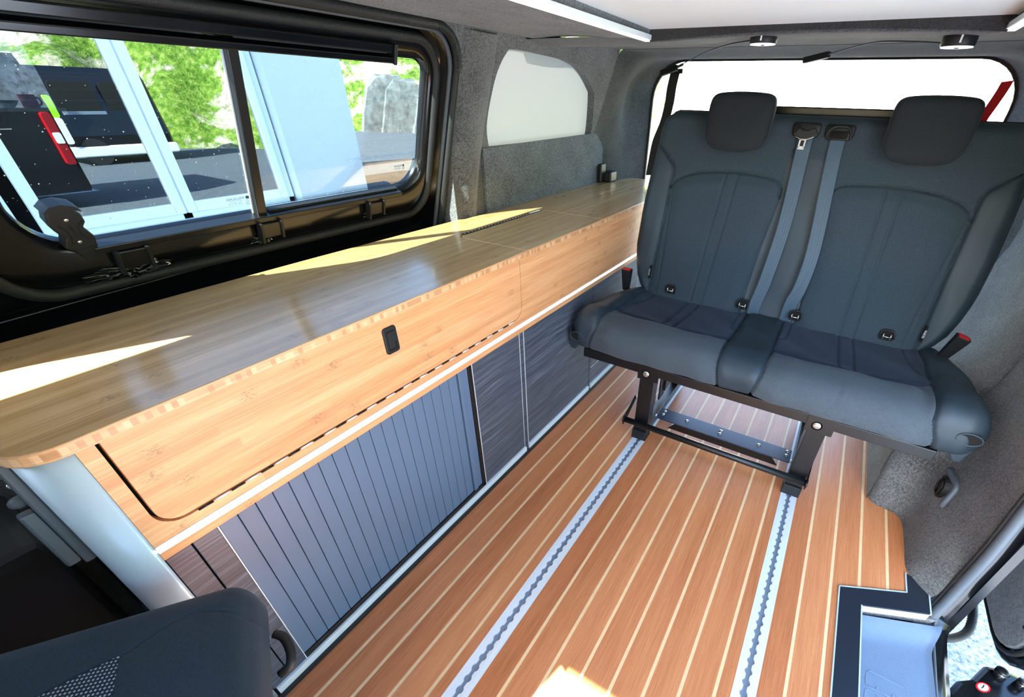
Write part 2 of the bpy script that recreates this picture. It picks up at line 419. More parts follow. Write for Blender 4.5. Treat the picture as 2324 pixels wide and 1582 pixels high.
# neighbours that met at a hidden line stay one plank
merged = []
for s in cuts:
    if merged and abs(merged[-1][1]-s[0]) < 1e-6: merged[-1] = (merged[-1][0], s[1])
    else: merged.append(s)
for a, b in merged:
    if b-a > .004: prism('plank', strip_poly(a, b), 2, -.004, 0.0, 'teak', floor, bevel=.0006)
for i, x in enumerate(lines):
    if i not in skip: prism('inlay_strip', strip_poly(x-H, x+H), 2, -.004, -.0005, 'maple', floor)

def seat_rail(cx, label):
    root = thing('seat_rail', label, 'rail', (cx, 1.0, 0), 'seat rails set into the floor')
    pitch = .029; n = 12; ys = [Y0+pitch/n*k for k in range(int((2.66-Y0)/pitch*n)+1)]
    hw = []
    for y in ys:
        d = ((y/pitch) % 1.0-.5)*pitch
        hw.append(max(.0050, math.sqrt(max(.0098**2-d*d, 0))))
    for s in (-1, 1):
        v = []; f = []
        for y, h in zip(ys, hw):
            v += [(cx+s*.0275, y, -.003), (cx+s*.0275, y, .0012), (cx+s*.021, y, .0012), (cx+s*.0205, y, .0005), (cx+s*.0198, y, .0012), (cx+s*h, y, .0008), (cx+s*h, y, -.012)]
        m = 7
        for k in range(len(ys)-1):
            for j in range(m-1):
                q = (k*m+j, k*m+j+1, (k+1)*m+j+1, (k+1)*m+j); f.append(q if s < 0 else q[::-1])
        mk('flange', v, f, 'alu', root)
    box('channel_bed', cx-.012, cx+.012, Y0, 2.66, -.020, -.0085, 'alu_dark', root)
    return root
seat_rail(-.4515, 'scalloped aluminium seat rail nearer the kitchen cabinet')
seat_rail(.152, 'scalloped aluminium seat rail nearer the side door step')

# step nosing
t1 = sroot('trim_1', (.45, 1.0, 0))
prism('nosing', [(.338, Y0), (.338, 1.066), (.398, 1.032), (.398, Y0)], 2, -.002, .004, 'trim_black', t1, bevel=.0008)
prism('nosing', [(.3382, 1.0662), (.514, 1.147), (.570, 1.103), (.3985, 1.0322)], 2, -.002, .004, 'trim_black', t1, bevel=.0008)
prism('nosing', [(.5145, 1.1475), (.514, 1.222), (.545, 1.212), (.5715, 1.185), (.5705, 1.1035)], 2, -.002, .004, 'trim_black', t1, bevel=.0008)
for a, b in (((.338, Y0), (.338, 1.066)), ((.338, 1.066), (.514, 1.147)), ((.514, 1.147), (.514, 1.222)), ((.398, Y0), (.398, 1.032)), ((.5715, 1.103), (.572, 1.185))):
    d = Vector((b[0]-a[0], b[1]-a[1])).normalized(); n = Vector((-d.y, d.x))*.0018
    prism('edge_strip', [(a[0]-n.x, a[1]-n.y), (b[0]-n.x, b[1]-n.y), (b[0]+n.x, b[1]+n.y), (a[0]+n.x, a[1]+n.y)], 2, -.002, .0048, 'alu_matt', t1)
prism('ply_edge', [(.397, 1.033), (.571, 1.1045), (.568, 1.112), (.394, 1.041)], 2, -.028, -.002, 'ply_edge', t1)
box('ply_edge', .392, .3985, Y0, 1.033, -.028, -.002, 'ply_edge', t1)
prism('carpet_strip', [(.396, 1.036), (.600, 1.121), (.597, 1.130), (.393, 1.045)], 2, -.05, -.028, 'carpet', t1)

# moulded step below the nosing
def tread(u, v):
    x = .398+u*.190; ye = 1.026+.43*(x-.398); y = -.3+(ye+.3)*v
    q = float(smooth01((y-(ye-.10))/.10)); z = -.055+.020*q*q
    e = max(0.0, (u-.93)/.07); z += .006*e
    w = max(0.0, (.05-u)/.05); z += .004*w
    x += .024*q*u
    return (x, y, z)
step = grid('door_step', tread, 40, 120, 'step')
tag(step, 'blue-grey moulded plastic step in the side doorway with embossed outline', 'step')
def emb(pts): return tube('embossed_line', [(x, y, -.0548) for x, y in pts], .0011, 'step', step, n=6)
emb(catmull([(.432, .839, 0), (.432, .868, 0), (.438, .880, 0), (.447, .883, 0), (.506, .882, 0), (.521, .880, 0), (.529, .868, 0)], 4) and
    [(p.x, p.y) for p in catmull([(.432, .839, 0), (.432, .868, 0), (.438, .880, 0), (.447, .883, 0), (.506, .882, 0), (.521, .880, 0), (.529, .868, 0)], 4)])
emb([(.433, .839), (.455, .838), (.457, .847), (.466, .847), (.468, .839), (.491, .838), (.493, .847), (.502, .847), (.503, .838), (.527, .838)])
emb([(.430, .802), (.431, .826), (.4335, .828), (.452, .828), (.456, .825), (.458, .815), (.458, .79)])
emb([(.470, .79), (.470, .826), (.492, .827), (.495, .822), (.495, .79)])

# ------------------------------------------------------------------ LEFT SIDE OF THE VAN
wl = sroot('wall_left', (-1.25, .6, 0))
def skinL(y, z): return (LX(z)-.085, y, z)
def skinC(y, z): return (LX(z)+.025, y, z)
holed('outer_skin', [(-.09, .86), (2.86, .86), (2.86, 1.52), (-.09, 1.52)], [rrect(.19, 1.215, .895, 1.282, .05), rrect(1.38, 2.56, .93, 1.44, .08)], skinL, 'black_gloss', wl)
holed('outer_skin', [(-.09, -.30), (2.86, -.30), (2.86, .87), (-.09, .87)], [], lambda y, z: (-1.388, y, z), 'black_gloss', wl)
holed('cab_skin', [(-1.30, .86), (-.09, .86), (-.09, 1.52), (-1.30, 1.52)], [rrect(-.64, -.30, 1.09, 1.312, .03)], skinC, 'black_gloss', wl)  # unseen cab side; its window is narrowed and set to shape the worktop sunlight
holed('cab_skin', [(-1.30, -.30), (-.09, -.30), (-.09, .88), (-1.30, .88)], [], lambda y, z: (-1.285, y, z), 'black_gloss', wl)
cov = [(1.498, 1.026), (1.463, 1.10), (1.462, 1.192), (1.475, 1.265), (1.508, 1.317), (1.545, 1.329), (1.70, 1.327), (1.919, 1.317), (2.06, 1.29), (2.197, 1.228), (2.235, 1.195), (2.30, 1.08), (2.318, 1.026)]
cov2 = [(p.x, p.y) for p in catmull([(a, b, 0) for a, b in cov], 4)]
lining = holed('carpet_lining', [(-.13, .60), (2.352, .60), (2.352, 1.385), (-.13, 1.385)],
               [rrect(-.12, 1.278, .66, 1.362, .10), cov2], lambda y, z: LP(y, z, 0), 'carpet', wl)
# upholstered edge around the quarter window, then the blind set back in it
loft('window_reveal', [[LP(a, b, 0) for a, b in cov2], [LP(a+(.006 if a < 1.9 else -.006), b-.004, .012) for a, b in cov2], [LP(a+(.010 if a < 1.9 else -.010), b-.006, .035) for a, b in cov2]], 'carpet', wl, closed=True)
holed('window_blind', [(a+(.008 if a < 1.9 else -.008), b-.005) for a, b in cov2], [], lambda y, z: LP(y, z, .03), 'linen', wl)
holed('quarter_pane', rrect(1.36, 2.58, .91, 1.46, .05), [], lambda y, z: LP(y, z, .088), 'quarter_glass', wl)
# flat carpeted board standing on the worktop, below the blind
prism('carpet_board', [(1.452, .79), (2.46, .79), (2.46, 1.045), (2.34, 1.042), (1.452, 1.030)], 0, -1.252, -1.238, 'carpet_blue', wl, bevel=.002)
box('board_backing', -1.36, -1.253, 1.29, 2.40, .60, 1.02, 'carpet', wl)
# rounded carpet swelling between door opening and blind
def pillar(u, v):
    z = .80+v*.56; y = 1.285+u*.165; b = math.sin(math.pi*u)**.8*(.036+.046*max(0, 1-v/.55))*(1.0-.6*v)
    x = LX(z)+b*COS+max(0, (.86-z))*.02
    return (x, y, z-b*.3)
grid('pillar_padding', pillar, 16, 16, 'carpet', wl)

def ring(y0, y1, z0, z1, r, d, n=8): return [LP(a, b, d) for a, b in rrect(y0, y1, z0, z1, r, n)]
# black painted door aperture and door panel behind the worktop
loft('door_aperture', [ring(-.12, 1.278, .66, 1.362, .10, 0), ring(-.11, 1.268, .67, 1.352, .10, .012), ring(-.10, 1.262, .68, 1.346, .10, .055), ring(-.085, 1.235, .71, 1.330, .10, .06)], 'black_gloss', wl)
loft('door_inner_panel', [ring(-.085, 1.240, .70, 1.332, .10, .060), ring(.02, 1.225, .80, 1.322, .10, .048), ring(.125, 1.222, .822, 1.320, .10, .040)], 'black_gloss', wl)
tube('door_seal', ring(-.115, 1.272, .665, 1.357, .10, -.002, 14), .0125, 'rubber', wl, closed=True, n=10)
tube('door_seal_lip', ring(-.103, 1.258, .677, 1.345, .10, .012, 14), .0075, 'seal_grey', wl, closed=True, n=8)
# ribs on the rubber seal where it bends round the corner
rb = []
rp = [Vector(p) for p in ring(-.115, 1.272, .665, 1.357, .10, -.012, 40)]
vv = []; ff = []
for i in range(82, 124):
    a = rp[i]; t = (rp[i+1]-rp[i-1]).normalized(); n = len(vv); s = t.cross(Vector((COS, 0, -LEAN*COS))).normalized()*.010; w = t*.0007; h = Vector((COS, 0, -LEAN*COS))*.0025
    vv += [a-s-w, a+s-w, a+s+w, a-s+w, a-s-w+h, a+s-w+h, a+s+w+h, a-s+w+h]; ff += [tuple(q+n for q in fc) for fc in BOXF]
rib = mk('seal_ribs', vv, ff, 'rubber', wl); rib['kind'] = 'stuff'
# dirt-free chrome looking panel edge under the window seal
tube('panel_edge', [LP(a, b, .040) for a, b in [(.02, .790), (.20, .797), (.45, .806), (.62, .811)]], .0012, 'seal_grey', wl, n=6)
box('cab_side_lining', -1.40, -1.27, -1.2, -.02, -.02, .78, 'carpet_dark', wl)

# sliding window
w1 = sroot('window_1', (-1.28, .68, 1.08))
tube('window_seal', ring(.131, 1.222, .826, 1.316, .095, .030, 14), .0125, 'rubber', w1, closed=True, n=10)
loft('frame', [ring(.133, 1.220, .828, 1.314, .095, .036), ring(.150, 1.210, .850, 1.306, .09, .030), ring(.190, 1.200, .900, 1.290, .08, .036),
               ring(.206, 1.192, .912, 1.268, (.085, .085, .035, .035), .042), ring(.209, 1.190, .914, 1.266, (.085, .085, .035, .035), .066)], 'black_gloss', w1)
g = rrect(.205, .640, .908, 1.270, .03); prism_pts = None
holed('sliding_pane', rrect(.200, .640, .905, 1.272, .02), [], lambda y, z: LP(y, z, .052), 'glass', w1)
holed('fixed_pane', rrect(.636, 1.196, .905, 1.272, .04), [], lambda y, z: LP(y, z, .060), 'glass', w1)
def lbox(name, y0, y1, z0, z1, d0, d1, mat, parent, bevel=0.0):
    v = [LP(y, z, d) for z in (z0, z1) for (y, d) in ((y0, d1), (y1, d1), (y1, d0), (y0, d0))]
    return mk(name, v, [(0, 1, 2, 3), (7, 6, 5, 4), (0, 4, 5, 1), (1, 5, 6, 2), (2, 6, 7, 3), (3, 7, 4, 0)], mat, parent, bevel=bevel)
lbox('mullion', .627, .650, .906, 1.272, .030, .058, 'black_satin', w1, .002)
lbox('pane_edge', .6235, .6268, .910, 1.268, .046, .050, 'alu', w1)
lbox('upper_track', -.09, 1.040, 1.280, 1.298, .012, .036, 'black_gloss', w1, .003)
lbox('lower_track', -.09, 1.044, 1.258, 1.272, .010, .040, 'black_gloss', w1, .003)
lbox('track_cap', 1.040, 1.050, 1.256, 1.300, .008, .040, 'black_plastic', w1, .002)
lbox('sill_track', .29, 1.095, .900, .914, .018, .050, 'black_satin', w1, .002)
lbox('sill_groove', .66, 1.090, .9145, .920, .036, .050, 'rubber', w1)
# dotted frit border of the fixed pane
vv = []; ff = []
def dot(y, z, r):
    n = len(vv); vv.extend(LP(y+r*math.cos(k*math.pi/3), z+r*math.sin(k*math.pi/3), .0595) for k in range(6)); ff.append(tuple(range(n, n+6)))
for row in range(3):
    r = .0014-.0003*row
    for k in range(118): dot(.6515+.0042*row, .918+.003*k+(.0015 if row % 2 else 0), r)
    for k in range(178): dot(.652+.003*k+(.0015 if row % 2 else 0), .921+.0035*row, r)
    for k in range(178): dot(.652+.003*k+(.0015 if row % 2 else 0), 1.265-.0035*row, r)
fr = mk('frit_dots', vv, ff, 'gap', w1); fr['kind'] = 'stuff'
vv = []; ff = []; rr_ = random.Random(11)
for k in range(420):
    y = rr_.uniform(.215, 1.185); z = rr_.uniform(.92, 1.262); r = rr_.choice((.0005, .0007, .0007, .0012)); d = .0515 if y < .626 else .0592
    if .624 < y < .656: continue
    n = len(vv); vv.extend(LP(y+r*math.cos(q*math.pi/3), z+r*math.sin(q*math.pi/3), d) for q in range(6)); ff.append(tuple(range(n, n+6)))
sp_ = mk('dust_specks', vv, ff, 'label_white', w1); sp_['kind'] = 'stuff'
# clips and sealant under the track
for y in (.645, .985, .345):
    c = lbox('bracket', y-.026, y+.026, .862, .900, .012, .030, 'black_satin', w1, .002)
    lbox('bracket_tab', y-.030, y-.024, .852, .904, .006, .028, 'black_plastic', c, .001)
    lbox('bracket_tab', y+.024, y+.030, .858, .904, .006, .028, 'black_plastic', c, .001)
def blob(y, z, ry, rz, rd, seed):
    rr = random.Random(seed); ph = [rr.uniform(0, 6) for _ in range(6)]
    def f(u, v):
        a = u*2*math.pi; b = v*math.pi/2
        k = 1+.22*math.sin(5*a+ph[0]+4*b)+.16*math.sin(9*a+ph[1])*math.sin(6*b+ph[2])
        return LP(y+ry*k*math.cos(a)*math.cos(b), z+rz*k*math.sin(a)*math.cos(b), .036-rd*k*math.sin(b))
    return grid('sealant', f, 36, 12, 'black_gloss', w1)
blob(.345, .850, .060, .018, .020, 1); blob(.300, .846, .050, .012, .012, 2); blob(.625, .850, .028, .012, .012, 3); blob(.965, .852, .016, .014, .010, 4)
# latch of the sliding pane
lt = prism('latch', [(.247, .992), (.262, .998), (.282, .995), (.294, .984), (.296, .968), (.289, .958), (.300, .938), (.298, .920), (.262, .914), (.250, .922), (.256, .942), (.247, .958), (.243, .975)], 0, 0, 1, 'black_plastic', w1)
def relean(o, d0, d1, ybase=None):
    for v in o.data.vertices:
        d = d0+(d1-d0)*v.co.x; v.co = Vector(LP(v.co.y, v.co.z, d))
    o.data.update(); fixn(o)
relean(lt, .046, .018)
b = lt.modifiers.new('bevel', 'BEVEL'); b.width = .003; b.segments = 2
cp = prism('latch_cap', [(.243, .994), (.254, 1.004), (.272, 1.006), (.290, 1.000), (.297, .990), (.285, .994), (.268, .997), (.252, .993)], 0, 0, 1, 'black_plastic', lt); relean(cp, .046, .014)
sp = prism('latch_foot', [(.262, .915), (.298, .921), (.292, .893), (.276, .890)], 0, 0, 1, 'black_plastic', lt); relean(sp, .040, .020)
for y, z in ((.270, .976), (.274, .932)): dome('screw', LP(y, z, .018), (COS, 0, -LEAN*COS), .0035, .0015, 'zinc', lt)
tube('groove', [LP(y, z, .0175) for y, z in ((.254, .967), (.262, .958), (.265, .944), (.262, .930))], .0012, 'gap', lt, n=6)
tube('groove', [LP(y, z, .0175) for y, z in ((.291, .972), (.282, .962), (.281, .948), (.288, .936))], .0012, 'gap', lt, n=6)
tube('groove', [LP(y, z, .0175) for y, z in ((.270, .966), (.274, .945))], .001, 'gap', lt, n=6)
# glass stamps, read from outside
def text(name, body, loc, xdir, ydir, size, mat, parent, space=1.0, align='CENTER'):
    c = bpy.data.curves.new(name, 'FONT'); c.body = body; c.size = size; c.align_x = align; c.align_y = 'CENTER'; c.space_character = space; c.extrude = .00005
    o0 = bpy.data.objects.new(name, c); C.objects.link(o0); dg = bpy.context.evaluated_depsgraph_get()
    me = bpy.data.meshes.new_from_object(o0.evaluated_get(dg)); bpy.data.objects.remove(o0)
    X = Vector(xdir).normalized(); Yv = Vector(ydir).normalized(); Z = X.cross(Yv)
    for v in me.vertices: v.co = Vector(loc)+X*v.co.x+Yv*v.co.y+Z*v.co.z
    me.materials.clear(); me.materials.append(M[mat]); o = bpy.data.objects.new(name, me); return link(o, parent)
UPL = (LEAN*COS, 0, COS)
def stamp(y, z, s, d):
    text('glass_stamp', 'WILLGLASS', LP(y, z, d), (0, -1, 0), UPL, .0085*s, 'print_dark', w1)
    text('glass_stamp', 'TEMPERED', LP(y, z-.006*s, d), (0, -1, 0), UPL, .0042*s, 'print_dark', w1, 1.8)
    text('glass_stamp', '43R-001218', LP(y-.002, z-.0115*s, d), (0, -1, 0), UPL, .0052*s, 'print_dark', w1, 1.3)
    lbox('glass_stamp', y+.024*s, y+.032*s, z-.003*s, z+.004*s, d-.0002, d, 'print_dark', w1)
    tube('glass_stamp', [LP(y+.029*s+.0055*s*math.cos(k*.393), z-.0105*s+.0055*s*math.sin(k*.393), d) for k in range(16)], .0004, 'print_dark', w1, closed=True, n=4)
    text('glass_stamp', 'E8', LP(y+.029*s, z-.0105*s, d), (0, -1, 0), UPL, .005*s, 'print_dark', w1)
stamp(.592, .952, 1.0, .0515); stamp(1.112, .976, .78, .0595)

# ------------------------------------------------------------------ RIGHT SIDE, DOORWAY
wr = sroot('wall_right', (.6, 1.6, 0))
LV = [(-.012, [(.403, 2.75), (.403, 1.62), (.404, 1.545), (.425, 1.500), (.505, 1.472), (.514, 1.35), (.515, 1.235), (.572, 1.165)]),
      (.08, [(.405, 2.75), (.405, 1.63), (.407, 1.55), (.430, 1.508), (.512, 1.478), (.530, 1.36), (.545, 1.24), (.590, 1.160)]),
      (.20, [(.412, 2.75), (.412, 1.66), (.418, 1.57), (.448, 1.53), (.528, 1.50), (.556, 1.38), (.574, 1.25), (.598, 1.160)]),
      (.32, [(.44, 2.75), (.44, 1.70), (.46, 1.62), (.50, 1.57), (.556, 1.53), (.582, 1.40), (.592, 1.26), (.602, 1.168)]),
      (.42, [(.535, 2.75), (.545, 1.75), (.565, 1.66), (.582, 1.60), (.596, 1.55), (.603, 1.42), (.606, 1.28), (.606, 1.180)]),
      (.56, [(.60, 2.75), (.602, 1.78), (.604, 1.68), (.606, 1.62), (.608, 1.56), (.610, 1.44), (.610, 1.30), (.610, 1.200)]),
      (.90, [(.62, 2.75), (.62, 1.80), (.62, 1.70), (.62, 1.62), (.62, 1.56), (.62, 1.46), (.62, 1.34), (.612, 1.250)]),
      (1.38, [(.45, 2.75), (.45, 1.80), (.45, 1.70), (.45, 1.62), (.45, 1.56), (.45, 1.46), (.45, 1.36), (.446, 1.300)])]
rings = [catmull([(x, y, z) for x, y in pl], 5) for z, pl in LV]
cols = list(zip(*rings)); cols = [catmull([tuple(p) for p in c], 5) for c in cols]
o = loft('carpet_lining', cols, 'carpet', wr, closed=False)
def skinR(y, z): return (.652, y, z)
sk = holed('outer_skin', [(-1.3, -.30), (-.15, -.30), (-.15, 1.36), (1.155, 1.36), (1.155, -.30), (2.86, -.30), (2.86, 1.52), (-1.3, 1.52)], [rrect(-1.02, -.60, .95, 1.25, .06)], skinR, 'black_gloss', wr)
sl = sk.modifiers.new('thick', 'SOLIDIFY'); sl.thickness = .02; sl.offset = 0
jamb = [(.592, 1.134, -.035), (.600, 1.146, .02), (.605, 1.155, .10), (.606, 1.157, .25), (.606, 1.172, .42), (.612, 1.20, .60), (.608, 1.25, .90), (.45, 1.305, 1.36)]
jc = catmull(jamb, 6)
loft('door_jamb', [[p for p in jc], [p+Vector((.02, .012, 0)) for p in jc], [p+Vector((.036, .004, 0)) for p in jc], [p+Vector((.040, .03, 0)) for p in jc]], 'black_gloss', wr, closed=False)
tube('door_seal', jc, .0135, 'seal_grey', wr, n=10)
tube('door_seal_lip', [p+Vector((-.012, .012, 0)) for p in jc], .007, 'rubber', wr, n=8)
# outer sill
sc = catmull([(.592, -.4, -.060), (.590, .60, -.060), (.594, .85, -.060), (.598, 1.0, -.058), (.600, 1.07, -.055), (.602, 1.11, -.048), (.604, 1.132, -.03)], 6)
loft('door_sill', [[p+Vector((0, 0, 0)) for p in sc], [p+Vector((.012, 0, -.004)) for p in sc], [p+Vector((.036, -.004, -.012)) for p in sc], [p+Vector((.040, -.006, -.10)) for p in sc], [p+Vector((.01, -.006, -.25)) for p in sc]], 'black_gloss', wr, closed=False)
tube('sill_edge', [p+Vector((-.002, 0, .002)) for p in sc], .004, 'seal_grey', wr, n=6)
box('underfloor', .30, .60, -.4, 1.12, -.30, -.075, 'black_satin', wr)

hk = thing('lashing_handle', 'grey bent lashing handle on the carpeted wheel arch below the bench', 'handle', (.575, 1.49, .18))
tube('grip', catmull([(.545, 1.462, .262), (.530, 1.429, .279), (.535, 1.395, .279), (.541, 1.362, .278), (.540, 1.350, .262), (.531, 1.337, .216), (.546, 1.372, .185)], 6), .0085, 'seal_grey', hk, n=10)
pr = [(1.436+.030*math.cos(a*math.pi/10), .208+.040*math.sin(a*math.pi/10)) for a in range(20)]
prism('back_plate', pr, 0, .536, .570, 'black_plastic', hk, bevel=.003)
tube('ring', [(.5345, 1.436+.020*math.cos(a*math.pi/10), .208+.028*math.sin(a*math.pi/10)) for a in range(20)], .003, 'powder', hk, closed=True)

# open sliding door outside
d1 = sroot('door_1', (.80, 1.7, .4))
prism('inner_panel', rrect(1.125, 2.40, -.095, .95, .12), 0, .776, .790, 'door_felt', d1, bevel=.004)
prism('shell', rrect(1.085, 2.46, -.135, 1.00, .15), 0, .792, .84, 'black_gloss', d1, bevel=.006)
dome('panel_clip', (.7755, 1.165, .035), (-1, 0, 0), .006, .002, 'black_plastic', d1)
tube('panel_seal', [(.785, a, b) for a, b in rrect(1.112, 2.42, -.108, .965, .13)], .007, 'rubber', d1, closed=True)

ra = thing('roller_arm', 'black greased door roller arm with red-rimmed white sticker outside the step', 'door hinge', (.77, 1.10, -.16))
prism('arm', [(.665, 1.00), (.700, 1.060), (.735, 1.085), (.775, 1.150), (.815, 1.165), (.90, 1.16), (.94, 1.06), (.86, .96), (.74, .93)], 2, -.205, -.155, 'black_gloss', ra, bevel=.012)
prism('lower_plate', [(.69, .95), (.78, 1.13), (.97, 1.12), (.99, .93), (.80, .86)], 2, -.235, -.206, 'black_satin', ra, bevel=.006)
for x, y, r in ((.800, 1.130, .016), (.845, 1.125, .013), (.865, 1.065, .017), (.82, 1.03, .012), (.885, 1.14, .012)):
    cyl('roller', (x, y, -.158), (x, y, -.128), r, 'black_gloss', ra); dome('roller_cap', (x, y, -.128), (0, 0, 1), r*.9, .006, 'black_satin', ra)
stk = [(.757+.020*math.cos(k*math.pi/12)*.8+.008*math.sin(k*math.pi/12), 1.070+.022*math.sin(k*math.pi/12)*.75) for k in range(24)]
s_ = prism('sticker', stk, 2, -.1548, -.1538, 'red', ra)
s2 = prism('sticker_face', [(.757+(x-.757)*.74, 1.070+(y-1.070)*.74) for x, y in stk], 2, -.1538, -.1534, 'label_white', s_)
tube('sticker_mark', [(.752, 1.064, -.1532), (.757, 1.070, -.1532), (.760, 1.078, -.1532), (.757, 1.071, -.1532)], .0014, 'gap', s_, n=6)
cr = catmull([(.805, 1.62, -.16), (.803, 1.50, -.2), (.800, 1.44, -.2), (.790, 1.355, -.2), (.765, 1.280, -.2), (.718, 1.230, -.2), (.665, 1.20, -.19)], 14)
hs = tube('cable_conduit', cr, lambda t: .0125+.0016*math.sin(t*260), 'rubber', None, n=10)
tag(hs, 'black corrugated cable conduit looping above the gravel behind the step', 'cable')

# ------------------------------------------------------------------ REAR
wb = sroot('wall_rear', (-.3, 2.65, .8))
def sec(x0, x1, z0, z1, r, y, n=8, lean=1.0):
    out = []; base = rrect(x0, x1, z0, z1, r, n); m = 2*(n+1)
    right_ = [(x1, q) for q in (.45, .75, .90, .98, 1.06, 1.13)]; left_ = [(x0, q) for _, q in right_[::-1]]
    for a, b_ in base[:m]+right_+base[m:]+left_:
        k = LEAN*lean*max(0, b_-.90)
        out.append((a+k*(1 if a < (x0+x1)/2 else -1)*(abs(a-(x0+x1)/2)/((x1-x0)/2)), y, b_))
    return out
BR = lambda r: (.03, .03, r, r)
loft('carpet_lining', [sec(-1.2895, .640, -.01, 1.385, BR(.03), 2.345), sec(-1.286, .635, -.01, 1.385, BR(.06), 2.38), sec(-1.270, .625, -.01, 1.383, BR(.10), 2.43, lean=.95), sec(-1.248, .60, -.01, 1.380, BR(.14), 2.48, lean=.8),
                       sec(-1.226, .58, -.01, 1.375, BR(.17), 2.53, lean=.55), sec(-1.210, .562, -.01, 1.370, BR(.19), 2.575, lean=.25), sec(-1.200, .550, -.01, 1.366, BR(.20), 2.62, lean=0), sec(-1.188, .540, -.01, 1.368, BR(.19), 2.68, lean=0), sec(-1.122, .492, -.008, 1.374, BR(.17), 2.80, lean=0)], 'carpet_shaded', wb)
op = dict(lean=0)
loft('tailgate_seal', [sec(-1.122, .492, -.008, 1.374, BR(.17), 2.80, **op), sec(-1.112, .484, -.002, 1.366, BR(.17), 2.80, **op), sec(-1.112, .484, -.002, 1.366, BR(.17), 2.825, **op), sec(-1.122, .492, -.008, 1.374, BR(.17), 2.825, **op)], 'rubber', wb)
loft('outer_skin', [sec(-1.122, .492, -.008, 1.374, BR(.17), 2.826, **op), sec(-1.46, .74, -.30, 1.52, .12, 2.86)], 'black_gloss', wb)
tl = prism('tail_light', rrect(2.72, 2.84, .10, .82, .04), 0, -1.49, -1.40, 'tail_red', wb, bevel=.01)
prism('indicator', rrect(2.735, 2.83, .40, .55, .02), 0, -1.496, -1.48, 'label_white', tl)
# low inner tailgate threshold (the floor ends here)
box('load_sill', -1.15, .52, 2.745, 2.84, -.10, -.004, 'black_satin', wb, .01)
latch = box('corner_bracket', -1.232, -1.170, 2.44, 2.52, .8035, .855, 'black_plastic', wb, .008)
box('bracket_fin', -1.236, -1.212, 2.40, 2.46, .8035, .895, 'black_plastic', latch, .006)

# ------------------------------------------------------------------ CEILING
ce = sroot('ceiling', (-.228, .8, 1.4))
XC = -.228
profL = [(-.900, .0), (-.86, .010), (-.78, .014), (-.68, .012), (-.56, .006), (-.445, .000)]     # offset from centre, height above strip
def cove(side):
    rows = []
    for k in range(13):
        y = -1.1+2.72*k/12; zs = 1.366-.0135*(y-.20)*.75
        row = []
        pts = [(-1.128-XC if side < 0 else -(.448-XC), 1.366-zs)]+[(a, h) for a, h in profL[1:]]
        if side > 0: pts = [(-(.452-XC), 1.372-zs), (-.63, .010), (-.56, .008), (-.50, .004), (-.445, .0)]
        for a, h in catmull([(p[0], p[1], 0) for p in pts], 4) and [(q.x, q.y) for q in catmull([(p[0], p[1], 0) for p in pts], 4)]:
            row.append((XC+(a if side < 0 else -a), y, zs+h))
        rows.append(row)
    o = loft('carpet_cove', rows, 'carpet', ce, closed=False); return o
cove(-1); cove(1)
def zs(y): return 1.366-.0101*(y-.20)
for s in (-1, 1):
    x = XC+s*.442
    v = [(x, -1.1, zs(-1.1)), (x, 1.62, zs(1.62)), (x+(-s)*.006, 1.62, zs(1.62)+.030), (x+(-s)*.006, -1.1, zs(-1.1)+.036)]
    mk('board_edge_carpet', v, [(0, 1, 2, 3)], 'carpet', ce)
# rear header
hp = [(1.60, 1.372), (1.604, 1.345), (1.63, 1.341), (1.74, 1.345), (1.90, 1.362), (2.10, 1.380), (2.35, 1.386)]
def header(u, v):
    x = -1.20+u*1.74; q = catmull([(0, a, b_) for a, b_ in hp], 4); k = v*(len(q)-1); i = min(int(k), len(q)-2); p = q[i].lerp(q[i+1], k-i)
    w = (x-XC)/.95; o_ = float(smooth01((abs(x-XC)-.440)/.012)); f_ = float(smooth01((v-.25)/.4))
    z = p.z+.016*(1-min(1, abs((x-XC)/.44))**2)*(1-v)
    return (x, p.y, z*(1-o_*(1-f_))+1.3605*o_*(1-f_))
grid('rear_header', header, 40, 30, 'carpet_shaded', ce)
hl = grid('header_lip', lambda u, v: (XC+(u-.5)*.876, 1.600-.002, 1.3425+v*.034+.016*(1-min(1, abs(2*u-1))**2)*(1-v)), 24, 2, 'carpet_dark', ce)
box('roof_skin', -1.20, .66, -1.135, 2.86, 1.50, 1.54, 'black_gloss', ce)

bb = thing('bed_board', 'white lining board of the roof bed filling the ceiling opening', 'board', (XC, .7, 1.385))
v = []
for y, z in ((-1.1, 1.404), (1.05, 1.3855), (1.0515, 1.3855), (1.602, 1.3705)): v.append((y, z))
mk('board', [(XC-.438, -1.1, 1.4045), (XC+.438, -1.1, 1.4045), (XC+.438, 1.048, 1.3815), (XC-.438, 1.048, 1.3815), (XC-.438, -1.1, 1.43), (XC+.438, -1.1, 1.43), (XC+.438, 1.048, 1.41), (XC-.438, 1.048, 1.41)], BOXF, 'white_board', bb)
mk('board', [(XC-.438, 1.050, 1.3815), (XC+.438, 1.050, 1.3815), (XC+.438, 1.600, 1.3725), (XC-.438, 1.600, 1.3725), (XC-.438, 1.050, 1.41), (XC+.438, 1.050, 1.41), (XC+.438, 1.600, 1.40), (XC-.438, 1.600, 1.40)], BOXF, 'white_board', bb)

